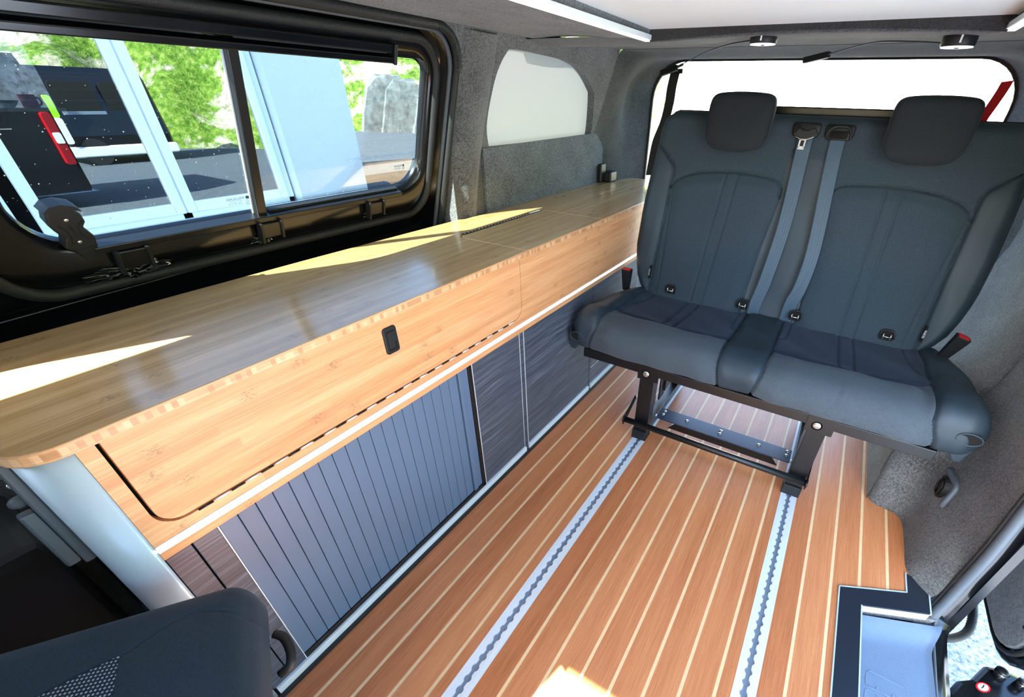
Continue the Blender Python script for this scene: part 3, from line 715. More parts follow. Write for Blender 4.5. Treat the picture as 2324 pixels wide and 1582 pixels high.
for s, lb in ((-1, 'white aluminium light strip along the ceiling edge above the window side'), (1, 'white aluminium light strip along the ceiling edge above the doorway side')):
    x0 = XC+s*.437; r = thing('light_strip', lb, 'light', (x0, .5, 1.36), 'ceiling light strips')
    a, b_ = (-1.05, 1.585)
    def bar(name, xa, xb, za, zb, mat):
        v = [(xa, a, zs(a)+za), (xb, a, zs(a)+za), (xb, b_, zs(b_)+za), (xa, b_, zs(b_)+za), (xa, a, zs(a)+zb), (xb, a, zs(a)+zb), (xb, b_, zs(b_)+zb), (xa, b_, zs(b_)+zb)]
        o = mk(name, v, BOXF, mat, r); fixn(o); return o
    bar('profile', x0-.011, x0+.011, -.006, .006, 'alu'); bar('diffuser', x0-.007, x0+.007, -.010, -.005, 'diffuser')

def puck(x, y, zt, r, h, label):
    p = thing('puck_light', label, 'light', (x, y, zt), 'puck lights on the rear header')
    ring_ = lambda rr, z: [(x+rr*math.cos(k*math.pi/16), y+rr*math.sin(k*math.pi/16), z) for k in range(32)]
    loft('housing', [ring_(r*.95, zt), ring_(r, zt-.002), ring_(r, zt-h+.003), ring_(r*.96, zt-h)], 'black_plastic', p, cap0=True, cap1=True)
    prism('lens', ring_(r*.93, 0) and [(q[0], q[1]) for q in ring_(r*.93, 0)], 2, zt-h-.002, zt-h, 'diffuser', p)
    tube('touch_mark', [(x-.004, y, zt-h-.0025), (x+.004, y+.002, zt-h-.0025), (x+.004, y-.002, zt-h-.0025)], .0014, 'gap', p, n=6)
    box('slot', x-.002, x+.002, y-r-.0008, y-r+.001, zt-h*.8, zt-h*.25, 'label_white', p)
    return p
puck(-.338, 1.655, 1.360, .037, .024, 'black puck light with white lens on the header, nearer the window side')
puck(.128, 1.690, 1.352, .037, .028, 'black puck light with white lens on the header, nearer the red strap')
c1 = tube('cable', catmull([(-.372, 1.66, 1.345), (-.42, 1.72, 1.347), (-.50, 1.85, 1.350), (-.66, 2.15, 1.352), (-.78, 2.33, 1.338), (-.86, 2.42, 1.322)], 8), .0022, 'seal_grey', None, n=6)
tag(c1, 'thin grey cable drooping from header light to black plug by window side', 'cable')
pb = mk('plug', boxv(-.048, .048, -.012, .012, -.012, .012), BOXF, 'black_plastic', c1, bevel=.003)
pb.matrix_local = Matrix.Translation((-.905, 2.45, 1.311)) @ Matrix.Rotation(math.radians(-25), 4, 'Z') @ Matrix.Rotation(math.radians(-12), 4, 'Y')
tube('sleeve', [(-.862, 2.432, 1.322), (-.82, 2.385, 1.330)], .006, 'rubber', c1)
c2 = tube('cable', catmull([(.092, 1.70, 1.333), (.03, 1.80, 1.345), (-.06, 1.95, 1.358), (-.16, 2.18, 1.358), (-.215, 2.28, 1.352)], 8), .0022, 'seal_grey', None, n=6)
tag(c2, 'thin grey cable running from second header light to black plug mid header', 'cable')
pb = mk('plug', boxv(-.052, .052, -.012, .012, -.010, .010), BOXF, 'black_plastic', c2, bevel=.003)
pb.matrix_local = Matrix.Translation((-.262, 2.33, 1.346)) @ Matrix.Rotation(math.radians(-30), 4, 'Z') @ Matrix.Rotation(math.radians(-8), 4, 'Y')
def strap(name, pts, wdir, w, mat, label, cat):
    P = catmull(pts, 8); wv = Vector(wdir).normalized()*w/2; t = Vector((0, .0012, 0))
    rings = [[p-wv-t, p+wv-t, p+wv+t, p-wv+t] for p in P]
    o = loft(name, rings, mat, None, True, True, True, smooth=False); return tag(o, label, cat)
st1 = strap('pull_strap', [(-.925, 2.60, 1.318), (-.935, 2.60, 1.25), (-.938, 2.60, 1.18), (-.952, 2.60, 1.10), (-.985, 2.60, 1.00), (-1.00, 2.60, .84)], (1, 0, .1), .050, 'black_web', 'black webbing strap hanging in the rear opening beside the headrest', 'strap')
box('strap_clip', -.956, -.888, 2.593, 2.606, 1.305, 1.325, 'black_plastic', st1, .003)
strap('pull_strap', [(.402, 2.60, 1.285), (.398, 2.60, 1.25), (.388, 2.60, 1.20), (.378, 2.60, 1.15), (.370, 2.60, 1.05)], (1, 0, .15), .036, 'red_web', 'red webbing strap hanging in the rear opening beside the pillar', 'strap')

# ------------------------------------------------------------------ CAB SHELL (ahead of the camera's back)
wf = sroot('wall_front', (-.35, -1.4, .7))
box('windscreen_header', -1.20, .55, -1.135, -1.114, 1.255, 1.51, 'black_satin', wf)
box('dashboard', -1.36, .66, -1.75, -1.20, -.05, .98, 'black_plastic', wf, .03)  # unseen; built high to hold back light from the windscreen
box('bulkhead_floor', -1.36, .66, -1.75, -.065, -.029, -.0005, 'carpet_dark', wf)

# ------------------------------------------------------------------ KITCHEN UNIT
KX = -.809
# worktop
wt = thing('worktop', 'long bamboo worktop with blocky edge banding under the side window', 'worktop', (-1.0, 1.2, .783))
ZT, ZB = .803, .783
corner = arc(-.862, .044, .060, 0, -90, 8)             # rounded near corner
lidr = arc(-1.060, 1.141, .033, 270, 180, 5)
lidr2 = arc(-1.060, 1.595, .033, 180, 90, 5)
outl = corner+[(-1.262, -.016), (-1.262, .70), (-1.250, 1.29), (-1.236, 1.31), (-1.236, 2.44), (-1.20, 2.53), (-1.150, 2.69), (-.802, 2.69), (-.802, 1.628)]+lidr2[::-1]+lidr[::-1]+[(-.802, 1.108)]
def slab(name, poly, z0, z1, mat_top, mat_edge, parent, bev=.0015):
    o = prism(name, poly, 2, z0, z1, mat_top, parent)
    o.data.materials.append(M[mat_edge])
    for p in o.data.polygons:
        if abs(p.normal.z) < .5: p.material_index = 1
    if bev:
        b = o.modifiers.new('bevel', 'BEVEL'); b.width = bev; b.segments = 2; b.limit_method = 'ANGLE'; b.angle_limit = math.radians(50)
    return o
slab('top', outl, ZB, ZT, 'bamboo_top', 'bamboo_edge', wt)
li = [(-.802, 1.1115)]+[(a+.0035*(1 if True else 0), b_+(.0035 if b_ < 1.3 else -.0035)) for a, b_ in lidr]+[(a+.0035, b_-.0035) for a, b_ in lidr2]+[(-.802, 1.6245)]
lid = slab('lid', li, ZB, ZT, 'bamboo_top', 'bamboo_edge', wt)
for k in range(26):
    y = 1.135+k*.0182
    cyl('hinge_knuckle', (-1.0915, y, .8035), (-1.0915, y+.0165, .8035), .0026, 'black_satin' if k < 22 else 'alu', lid, n=8)
box('hinge_leaf', -1.0915, -1.080, 1.135, 1.610, .8031, .8036, 'black_satin', lid)

# bamboo fascia with drop flap and LED line
fa = thing('fascia', 'bamboo fascia below the worktop with drop flap and glowing light line', 'cabinet front', (KX, 1.2, .66))
flap_o = [(.0655, .784)]+arc(.105, .632, .0395, 180, 270, 8)+arc(1.038, .632, .040, 270, 360, 8)+[(1.078, .784)]
flap_i = [(.0705, .782)]+arc(.105, .632, .0345, 180, 270, 8)+arc(1.038, .632, .0372, 270, 360, 8)+[(1.0752, .782)]
FB = .538
fpoly = [(.0445, .783), (.0445, FB), (2.69, FB), (2.69, .783), (1.078, .783)]+flap_o[::-1][1:-1]+[(.0655, .783)]
prism('board', fpoly, 0, KX-.018, KX, 'bamboo_face', fa)
box('shadow_panel', KX-.05, KX-.030, .045, 1.10, .56, .783, 'gap', fa)
fl = prism('flap_door', flap_i, 0, KX-.0178, KX+.0004, 'bamboo_face', fa, bevel=.0008)
kn = bpy.data.meshes
for k in range(34):
    y = .118+k*.0268
    cyl('hinge_knuckle', (KX+.0006, y, .5925), (KX+.0006, y+.0235, .5925), .0021, 'alu' if k % 2 else 'black_satin', fl, n=8)
# flush ring latch
la = prism('latch', rrect(.5505, .5885, .6935, .7600, .008), 0, KX-.004, KX+.0035, 'black_plastic', fl, bevel=.0025)
box('finger_pocket', KX+.0032, KX+.0042, .5585, .5815, .7015, .7490, 'gap', la, .0004)
prism('flap', [(.5590, .7185), (.5590, .7485), (.5808, .7485), (.5808, .722), (.576, .722), (.576, .7075), (.5640, .7075), (.5590, .7085)], 0, KX+.0034, KX+.0056, 'black_plastic', la, bevel=.0006)
box('led_channel', KX-.002, KX+.0014, .0445, 2.60, .5555, .5715, 'alu', fa)
box('led_strip', KX+.0004, KX+.0030, .0445, 2.60, .5594, .5674, 'led', fa)

# base units
bu = thing('tambour_cabinet', 'grey oak base cabinet with slatted slate-blue tambour door', 'cabinet', (-1.0, .45, 0))
BX = KX-.006
box('carcass', -1.24, BX-.022, .05, 1.066, .03, .536, 'gap', bu)
box('stile', BX-.018, BX, .0455, .084, .03, .537, 'wood_dark', bu, .001)
box('stile', BX-.018, BX, .0865, .1265, .03, .537, 'wood_dark', bu, .001)
box('edge_trim', BX-.016, BX+.0012, .1265, .1285, .03, .537, 'alu', bu)
box('tambour_frame', BX-.018, BX+.001, .8045, .8195, .03, .537, 'black_satin', bu, .0015)
box('tambour_track', BX-.018, BX+.001, .1285, .8195, .030, .046, 'black_satin', bu, .0015)
pit = .0332
for k in range(19):
    y = .129+k*pit
    box('tambour_slat', BX-.012, BX-.004, y+.0007, y+pit-.0007, .047, .536, 'tambour', bu, .0009)
box('tambour_lead_slat', BX-.012, BX+.001, .7620, .7790, .047, .536, 'tambour', bu, .0015)
box('tambour_pull', BX-.012, BX-.003, .7800, .8040, .047, .536, 'tambour', bu, .001)
d = box('door', BX-.018, BX, .8235, 1.0640, .032, .537, 'wood_dark', bu, .001)
box('edge_trim', BX-.0175, BX+.0008, .8205, .8232, .032, .537, 'alu', d); box('edge_trim', BX-.0175, BX+.0008, 1.0600, 1.0625, .032, .537, 'alu', d)
box('kick_strip', BX-.006, BX+.007, .0500, 1.0650, .004, .0285, 'kick_alu', bu, .001)
b2 = thing('rear_cabinet', 'grey oak base cabinet with plain doors running behind the bench seat', 'cabinet', (-1.0, 1.6, 0))
box('carcass', -1.24, BX-.022, 1.068, 2.32, .03, .536, 'gap', b2)
for a, b_ in ((1.0655, 1.0735), (1.0755, 1.0835)): box('stile', BX-.018, BX+.001, a, b_, .0, .537, 'wood_dark', b2, .001)
d = box('door', BX-.018, BX, 1.0880, 1.590, .032, .537, 'wood_dark', b2, .001)
box('edge_trim', BX-.0175, BX+.0008, 1.0850, 1.0878, .032, .537, 'alu', d)
for a, b_ in ((1.592, 1.5985), (1.6005, 1.607)): box('stile', BX-.018, BX+.001, a, b_, .0, .537, 'wood_dark', b2, .001)
box('drawer_front', BX-.018, BX, 1.609, 2.10, .125, .537, 'wood_dark', b2, .001); box('drawer_front', BX-.018, BX, 1.609, 2.10, .032, .122, 'wood_dark', b2, .001)
box('edge_trim', BX-.0175, BX+.0008, 1.609, 2.10, .1222, .1248, 'alu', b2)
box('edge_trim', BX-.0175, BX+.0008, 2.102, 2.106, .03, .537, 'alu', b2)
box('end_panel', BX-.018, BX, 2.107, 2.32, .032, .537, 'wood_dark', b2, .001)
for a, b_ in ((1.085, 1.590), (1.608, 2.32)): box('kick_strip', BX-.006, BX+.007, a, b_, .004, .0285, 'kick_alu', b2, .001)
bs = box('baseboard_left', KX+.0015, KX+.011, .03, 2.62, -.001, .0085, 'rubber'); struct(bs)

# curved aluminium end post
q = arc(-.862, .044, .053, 0, -90, 14)
q2 = arc(-.862, .044, .049, -90, 0, 14)
pc = prism('corner_post', q+[(-.885, -.009), (-.885, -.005)]+q2, 2, .0, ZB-.0005, 'alu_matt', None)
pc.data.polygons.foreach_set('use_smooth', [abs(p.normal.z) < .5 for p in pc.data.polygons])
tag(pc, 'curved pale aluminium corner post closing the near end of the kitchen cabinet', 'post')
box('end_panel', -1.24, -.884, -.008, .004, .0, .7825, 'alu_matt', pc)
br = thing('hinge_bracket', 'small grey-blue metal bracket with knob fixed behind the aluminium corner post', 'bracket', (-.90, -.03, .67))
prism('plate', [(-.868, .775), (-.893, .772), (-.897, .66), (-.892, .60), (-.880, .565), (-.868, .57)], 1, -.0225, -.0085, 'seal_grey', br, bevel=.003)
prism('arm', [(-.872, .690), (-.896, .686), (-.899, .61), (-.888, .580), (-.872, .575)], 1, -.040, -.0225, 'seal_grey', br, bevel=.004)
dome('knob', (-.897, -.0225, .700), (0, -1, 0), .010, .016, 'seal_grey', br); dome('screw', (-.884, -.0225, .755), (0, -1, 0), .006, .003, 'zinc', br)
dome('screw', (-.887, -.0225, .733), (0, -1, 0), .005, .003, 'zinc', br)

# ------------------------------------------------------------------ BENCH SEAT
XB = -.137
bench = thing('bench_seat', 'double bench seat in slate cloth and leatherette with two headrests', 'seat', (XB, 1.6, 0))
# ---- cushion: profile from under the front lip over the roll to the back
prof = catmull([(0, 1.405, .352), (0, 1.374, .372), (0, 1.362, .410), (0, 1.368, .448), (0, 1.400, .476), (0, 1.46, .486), (0, 1.525, .474), (0, 1.62, .466), (0, 1.75, .461), (0, 1.87, .455), (0, 1.93, .44)], 10)
pp = np.array([(p.y, p.z) for p in prof]); sl_ = np.concatenate([[0], np.cumsum(np.hypot(*np.diff(pp, axis=0).T))])
def a_of_y(y):                                    # arc length of the top surface at depth y
    k = np.argmin(pp[:, 0]); return float(np.interp(y, pp[k+8:, 0], sl_[k+8:]))
NV, NU = 150, 440
av = np.linspace(0, sl_[-1], NV+1); py = np.interp(av, sl_, pp[:, 0]); pz = np.interp(av, sl_, pp[:, 1])
ty = np.gradient(py, av); tz = np.gradient(pz, av); ny, nz = -tz, ty; sgn = np.sign(nz[-20]); ny, nz = ny*sgn, nz*sgn
def seg_dist(X, Y, pts):
    best = np.full(X.shape, 9.0)
    for (x0, y0), (x1, y1) in zip(pts[:-1], pts[1:]):
        dx, dy_ = x1-x0, y1-y0; L = dx*dx+dy_*dy_+1e-12
        t = np.clip(((X-x0)*dx+(Y-y0)*dy_)/L, 0, 1); best = np.minimum(best, np.hypot(X-x0-t*dx, Y-y0-t*dy_))
    return best
def groove(X, Y, pts, depth, w): return -depth*np.exp(-(seg_dist(X, Y, pts)/w)**2)
def sm2(pts, n=6): return [(p.x, p.y) for p in catmull([(a, b_, 0) for a, b_ in pts], n)]
Yf = a_of_y(1.545)
ws = np.linspace(-.663, .663, NU+1)
Wg, Ag = np.meshgrid(ws, av)
Aw = np.abs(Wg)
# seams in (offset, arc) space; mirrored halves use |offset|
seam_side = sm2([(.572, 0), (.572, .03), (.566, .07), (.553, .11), (.545, .15), (.548, Yf), (.542, a_of_y(1.7)), (.538, sl_[-1])])
seam_mid = sm2([(.057, 0), (.060, .05), (.070, .10), (.076, .16), (.077, Yf), (.074, a_of_y(1.7)), (.073, sl_[-1])])
seam_front = sm2([(.077, a_of_y(1.548)), (.15, a_of_y(1.53)), (.29, a_of_y(1.522)), (.42, a_of_y(1.532)), (.50, a_of_y(1.552)), (.547, a_of_y(1.556))])
st_a = [(.274, a_of_y(1.90)), (.291, a_of_y(1.53))]; st_b = [(.322, a_of_y(1.90)), (.338, a_of_y(1.53))]
cut_in = sm2([(.102, a_of_y(1.90)), (.102, a_of_y(1.71)), (.092, a_of_y(1.67)), (.077, a_of_y(1.665))], 4)
cut_out = sm2([(.488, a_of_y(1.90)), (.494, a_of_y(1.76)), (.515, a_of_y(1.69)), (.545, a_of_y(1.60))], 4)
D = np.zeros_like(Wg)
for pts, dep, w in ((seam_side, .009, .005), (seam_mid, .009, .005), (seam_front, .010, .008), (st_a, .0055, .0045), (st_b, .0055, .0045), (cut_in, .0045, .004), (cut_out, .0045, .004)):
    D += groove(Aw, Ag, pts, dep, w)
D += groove(Aw, Ag, [(.30, .10), (.305, .17)], .0018, .006)
side_at = np.interp(Ag[:, 0], [p[1] for p in seam_side], [p[0] for p in seam_side])[:, None]
mid_at = np.interp(Ag[:, 0], [p[1] for p in seam_mid], [p[0] for p in seam_mid])[:, None]
fr_at = np.interp(Aw, [p[0] for p in seam_front], [p[1] for p in seam_front])
ins = smooth01((Aw-mid_at)/.07)*smooth01((side_at-Aw)/.07)
D += .010*ins*smooth01((fr_at-Ag)/.05)*smooth01(Ag/.06)                       # plump front roll
D += -.004*ins*smooth01((Ag-fr_at)/.08)
bol = smooth01((Aw-side_at+.03)/.06)
D += bol*(.030*smooth01((Ag-.10)/.08))*(1-.55*smooth01((Ag-a_of_y(1.72))/.2))
D += .006*smooth01((mid_at-Aw)/.03)*smooth01((Ag-.05)/.05)
rng = np.random.RandomState(3)
for _ in range(26):
    kx, ka, ph = rng.uniform(4, 26), rng.uniform(4, 26), rng.uniform(0, 6.3); D += .00035*np.sin(kx*Wg*2+ka*Ag*2+ph)
# the bolsters narrow toward the back and roll over their outer edge
backt = smooth01((Ag-a_of_y(1.60))/.30)
halfw = np.where(Wg > 0, .697, .672)-.045*backt
Wq = np.where(Aw > .56, np.sign(Wg)*(.56+(Aw-.56)*(halfw-.56)/(.663-.56)), Wg)
tt = np.clip((np.abs(Wq)-(halfw-.070))/.070, 0, 1)
D -= .105*(1-np.sqrt(np.maximum(1-tt*tt, 0)))
PX = XB+Wq; PY = py[:, None]+ny[:, None]*D; PZ = pz[:, None]+nz[:, None]*D
PZ = np.maximum(PZ, .352+.03*(tt > .9))
region = np.full((NV, NU), 0)
Wc = .25*(Wg[:-1, :-1]+Wg[1:, 1:]+Wg[1:, :-1]+Wg[:-1, 1:]); Ac = .25*(Ag[:-1, :-1]+Ag[1:, 1:]+Ag[1:, :-1]+Ag[:-1, 1:]); Awc = np.abs(Wc)
sd = np.interp(Ac, [p[1] for p in seam_side], [p[0] for p in seam_side]); md = np.interp(Ac, [p[1] for p in seam_mid], [p[0] for p in seam_mid]); fd = np.interp(Awc, [p[0] for p in seam_front], [p[1] for p in seam_front])
region[Awc > sd] = 1
region[Awc < md] = 2
inside = (Awc <= sd) & (Awc >= md)
region[inside & (Ac < fd)] = 3
region[inside & (Ac >= fd)] = 4
def parts_from(PX, PY, PZ, region, side, table, parent, flip=False):
    nv, nu = region.shape; ids = np.arange((nv+1)*(nu+1)).reshape(nv+1, nu+1)
    P = np.stack([PX, PY, PZ], -1).reshape(-1, 3)
    for key, (nm, mt, split) in table.items():
        for s in ((-1, 1) if split else (0,)):
            msk = (region == key) & ((side == s) if s else True)
            jj, ii = np.nonzero(msk)
            if len(jj) == 0: continue
            F = np.stack([ids[jj, ii], ids[jj, ii+1], ids[jj+1, ii+1], ids[jj+1, ii]], -1)
            if flip: F = F[:, ::-1]
            u, inv = np.unique(F, return_inverse=True); F = inv.reshape(F.shape)
            me = bpy.data.meshes.new(nm); me.from_pydata(P[u].tolist(), [], F.tolist()); me.update(); me.shade_smooth(); me.materials.append(M[mt])
            link(bpy.data.objects.new(nm, me), parent)
sidec = np.where(Wc > 0, 1, -1)
parts_from(PX, PY, PZ, region, sidec, {1: ('seat_bolster', 'leather', True), 2: ('seat_centre_panel', 'leather', False), 3: ('seat_front_roll', 'seat_weave', True), 4: ('seat_insert', 'seat_suede', True)}, bench)
box('seat_pan', XB-.59, XB+.59, 1.43, 1.92, .345, .43, 'black_satin', bench, .01)
# elastic loops and the recessed cut-outs at the front corners of the cover
for s in (-1, 1):
    xc = XB+(.640 if s > 0 else -.622)
    hole = [(xc+.030*math.cos(k*math.pi/10), (.436 if s > 0 else .412)+.019*math.sin(k*math.pi/10)) for k in range(20)]
    co = prism('cover_cutout', hole, 1, 1.3635, 1.42, 'gap', bench)
    tube('piping', [(x, 1.3635, z) for x, z in hole], .0028, 'leather', co, closed=True, n=6)
    prism('cover_flap', [(XB+s*.618, .372), (XB+s*.650, .392), (XB+s*.668, .430), (XB+s*.672, .385), (XB+s*.662, .340), (XB+s*.640, .338)], 1, 1.385, 1.50, 'leather', bench, bevel=.006)

# ---- backrest
def BP(x, z, f=0.0):            # point on the back plane, f forward of it
    return (x, 1.87+.19*(z-.46)-f*.982, z+f*.187)
NZ, NB = 230, 400
zv = np.linspace(.445, 1.172, NZ+1); uv = np.linspace(-1, 1, NB+1)
hz = np.interp(zv, [.44, .48, .52, .58, .65, .78, .92, 1.03, 1.10, 1.135, 1.155, 1.166, 1.172], [.560, .590, .612, .628, .638, .638, .630, .622, .618, .610, .594, .572, .555])
U, Z = np.meshgrid(uv, zv); Wb = U*hz[:, None]; Ab = np.abs(Wb)
s_side = sm2([(.529, .445), (.526, .55), (.521, .67), (.517, .80), (.517, .90), (.519, .966), (.545, 1.00), (.586, 1.035), (.65, 1.075)], 6)
s_arc = sm2([(.083, .900), (.088, .935), (.120, .958), (.22, .968), (.30, .968), (.39, .960), (.46, .942), (.50, .918), (.517, .895)], 6)
s_in = sm2([(.083, .905), (.085, .87), (.098, .75), (.108, .60), (.110, .445)], 6)
s2 = sm2([(.508, .90), (.500, .75), (.490, .60), (.488, .445)], 4)
l1 = [(.252, .962), (.276, .445)]; l2 = [(.299, .962), (.324, .445)]
F = np.zeros_like(Wb)
for pts, dep, w in ((s_side, .009, .005), (s_arc, .009, .005), (s_in, .005, .004), (s2, .0038, .0045), (l1, .005, .005), (l2, .005, .005)): F += groove(Ab, Z, pts, dep, w)
sb_at = np.interp(zv, [p[1] for p in s_side], [p[0] for p in s_side])[:, None]
in_at = np.interp(zv, [p[1] for p in s_in][::-1], [p[0] for p in s_in][::-1])[:, None]
arc_at = np.interp(Ab, [p[0] for p in s_arc], [p[1] for p in s_arc])
inner = smooth01((Ab-in_at)/.06)*smooth01((sb_at-Ab)/.06)*smooth01((arc_at-Z)/.05)
F += .012*inner+.010*smooth01((Ab-sb_at+.02)/.06)*smooth01((1.06-Z)/.12)
F += -.010*smooth01((in_at-Ab+.02)/.05)*smooth01((1.0-Z)/.2)
for _ in range(22):
    kx, ka, ph = rng.uniform(3, 18), rng.uniform(3, 18), rng.uniform(0, 6.3); F += .0004*np.sin(kx*Wb*2+ka*Z*2+ph)
te = np.clip((np.abs(U)*hz[:, None]-(hz[:, None]-.045))/.045, 0, 1); F -= .070*(1-np.sqrt(np.maximum(1-te*te, 0)))
tz_ = np.clip((Z-1.125)/.047, 0, 1); F -= .055*(1-np.sqrt(np.maximum(1-tz_*tz_, 0)))
BX_ = XB+Wb; BY = 1.87+.19*(Z-.46)-F*.982; BZ = Z+F*.187
Wc = .25*(Wb[:-1, :-1]+Wb[1:, 1:]+Wb[1:, :-1]+Wb[:-1, 1:]); Zc = .25*(Z[:-1, :-1]+Z[1:, 1:]+Z[1:, :-1]+Z[:-1, 1:]); Awc = np.abs(Wc)
rg = np.full(Wc.shape, 5)
sbc = np.interp(Zc, [p[1] for p in s_side], [p[0] for p in s_side]); inc = np.interp(Zc, [p[1] for p in s_in][::-1], [p[0] for p in s_in][::-1]); arcc = np.interp(Awc, [p[0] for p in s_arc], [p[1] for p in s_arc])
rg[(Awc > sbc) & (Zc < 1.075)] = 1
rg[(Awc <= sbc) & (Awc >= inc) & (Zc < arcc)] = 4
rg[(Awc < inc) & (Zc < 1.03)] = 2
parts_from(BX_, BY, BZ, rg, np.where(Wc > 0, 1, -1), {1: ('back_bolster', 'leather', True), 2: ('back_centre_panel', 'leather', False), 4: ('back_insert', 'seat_fabric', True), 5: ('back_shoulder_panel', 'seat_fabric', False)}, bench)
# rear shell of the backrest with piped edge
edge = [(XB+h, z) for h, z in zip(hz, zv)]
ol = [(XB-h, z) for h, z in zip(hz[::12], zv[::12])]+[(XB-hz[-1], zv[-1])]+[(XB+hz[-1], zv[-1])]+[(XB+h, z) for h, z in zip(hz[::12], zv[::12])][::-1]
rs = loft('back_shell', [[BP(x, z, -.066) for x, z in ol], [BP(XB+(x-XB)*1.008, z+.004, -.078) for x, z in ol], [BP(XB+(x-XB)*1.006, z+.004, -.115) for x, z in ol], [BP(XB+(x-XB)*.97, z-.02, -.135) for x, z in ol]], 'black_satin', bench, closed=True, cap1=True)
box('shell_top_bar', XB-.30, XB+.31, 2.135, 2.150, 1.140, 1.187, 'black_satin', bench, .004)
tube('piping', [BP(XB+(x-XB)*1.004, z+.002, -.066) for x, z in ol], .0035, 'black_plastic', bench, n=6)

# ---- headrests
def headrest(cx, name='headrest'):
    out = catmull([(.114, 1.130, 0), (.113, 1.195, 0), (.098, 1.219, 0), (.06, 1.226, 0), (0, 1.228, 0), (-.06, 1.226, 0), (-.098, 1.219, 0), (-.113, 1.195, 0), (-.114, 1.130, 0), (-.110, 1.085, 0), (-.088, 1.055, 0), (-.045, 1.043, 0), (0, 1.041, 0), (.045, 1.043, 0), (.088, 1.055, 0), (.110, 1.085, 0)], 5, closed=True)
    zc = 1.135; rings = []
    for f, k in ((.0046, .44), (.0028, .62), (.0004, .76), (-.0035, .87), (-.0095, .955), (-.018, .992), (-.030, 1.0), (-.060, .985), (-.085, .94), (-.10, .80), (-.104, .5)):
        rings.append([(cx+p.x*k, 1.895-f+.10*(p.y-zc)*1.0, zc+(p.y-zc)*k) for p in out])
    h = loft(name, rings, 'head_cloth', bench, True, True, True)
    ringp = [(cx+p.x*.975, 1.895+.0125+.10*(p.y-zc), zc+(p.y-zc)*.972) for p in out]
    tube('seam', ringp, .0016, 'head_cloth', h, closed=True, n=6)
    for s in (-1, 1): cyl('post', (cx+s*.055, 1.955, 1.09), (cx+s*.055, 2.03, 1.06), .006, 'powder', h, n=10)
    return h
headrest(-.419); headrest(.163)

# ---- belts
def belt(pts, w=.047):
    P = catmull([BP(x, z, f) for x, z, f in pts], 10); rings = []
    for i, p in enumerate(P):
        t = (P[min(i+1, len(P)-1)]-P[max(i-1, 0)]).normalized(); wd = t.cross(Vector((0, -.982, .187))).normalized()
        if wd.x < 0: wd = -wd
        nrm = wd.cross(t).normalized(); nrm = nrm if nrm.y < 0 else -nrm
        row = []
        for k in range(21):
            a = (k/20-.5)*w; h = .0007+(.0007 if k % 4 == 2 else 0)
            row.append(p+wd*a+nrm*h)
        row += [p+wd*w*.5-nrm*.0006, p-wd*w*.5-nrm*.0006]
        rings.append(row)
    return loft('seat_belt', rings, 'belt', bench, True, True, True)
bA = belt([(-.186, 1.112, .004), (-.186, 1.085, .016), (-.182, 1.02, .018), (-.170, .80, .022), (-.178, .60, .022), (-.190, .50, .016), (-.192, .455, .004)])
bB = belt([(-.084, 1.110, .002), (-.082, 1.075, .008), (-.072, .98, .016), (-.044, .74, .022), (-.046, .60, .022), (-.060, .53, .016), (-.062, .455, -.004)])
def guide(cx, cz):
    fr_o = rrect(cx-.046, cx+.046, cz-.024, cz+.023, (.020, .020, .010, .010)); n = len(fr_o)
    g_ = loft('belt_guide', [[BP(a, b_, .0) for a, b_ in fr_o], [BP(a, b_, .007) for a, b_ in fr_o], [BP(cx+(a-cx)*.93, cz+(b_-cz)*.88, .010) for a, b_ in fr_o]], 'black_plastic', bench, cap1=True)
    return g_
gA = guide(-.192, 1.118); gB = guide(-.084, 1.116)
hood = catmull([BP(-.122, 1.098, .012), BP(-.120, 1.115, .013), BP(-.105, 1.130, .014), BP(-.084, 1.132, .015), BP(-.062, 1.130, .014), BP(-.049, 1.115, .013), BP(-.047, 1.098, .012)], 5)
tube('hood', hood, .0045, 'black_plastic', gB, n=8)
loft('slot', [[BP(a, b_, .0105) for a, b_ in rrect(-.112, -.056, 1.096, 1.120, .006)], [BP(a, b_, .0108) for a, b_ in rrect(-.112, -.056, 1.096, 1.120, .006)]], 'gap', gB, cap1=True)
tg = prism('belt_tongue', [(-.232, 1.100), (-.222, 1.112), (-.214, 1.122), (-.200, 1.115), (-.184, 1.114), (-.170, 1.122), (-.160, 1.122), (-.150, 1.108), (-.148, 1.102), (-.166, 1.094), (-.176, 1.088), (-.206, 1.088), (-.216, 1.094)], 1, 0, 1, 'black_plastic', bA)
def reback(o, f0, f1):
    for v in o.data.vertices: v.co = Vector(BP(v.co.x, v.co.z, f0+(f1-f0)*v.co.y))
    o.data.update(); fixn(o)
reback(tg, .018, .030); bv = tg.modifiers.new('bevel', 'BEVEL'); bv.width = .003; bv.segments = 2
for a in (prism('tongue_plate', [(-.199, 1.088), (-.186, 1.088), (-.186, 1.062), (-.199, 1.062)], 1, 0, 1, 'black_plastic', tg),): reback(a, .0232, .0236)
for pl in ([(-.2035, 1.089), (-.1985, 1.089), (-.1985, 1.058), (-.2035, 1.058)], [(-.1865, 1.089), (-.1815, 1.089), (-.1815, 1.058), (-.1865, 1.058)], [(-.2035, 1.066), (-.1815, 1.066), (-.1815, 1.056), (-.2035, 1.056)], [(-.2035, 1.091), (-.1815, 1.091), (-.1815, 1.084), (-.2035, 1.084)]):
    a = prism('tongue_plate', pl, 1, 0, 1, 'chrome', tg); reback(a, .0238, .0256)
tube('tongue_rim', [BP(x, z, .029) for x, z in ((-.230, 1.098), (-.214, 1.092), (-.204, 1.087), (-.180, 1.087), (-.168, 1.092), (-.150, 1.100))], .0014, 'chrome', tg, n=6)
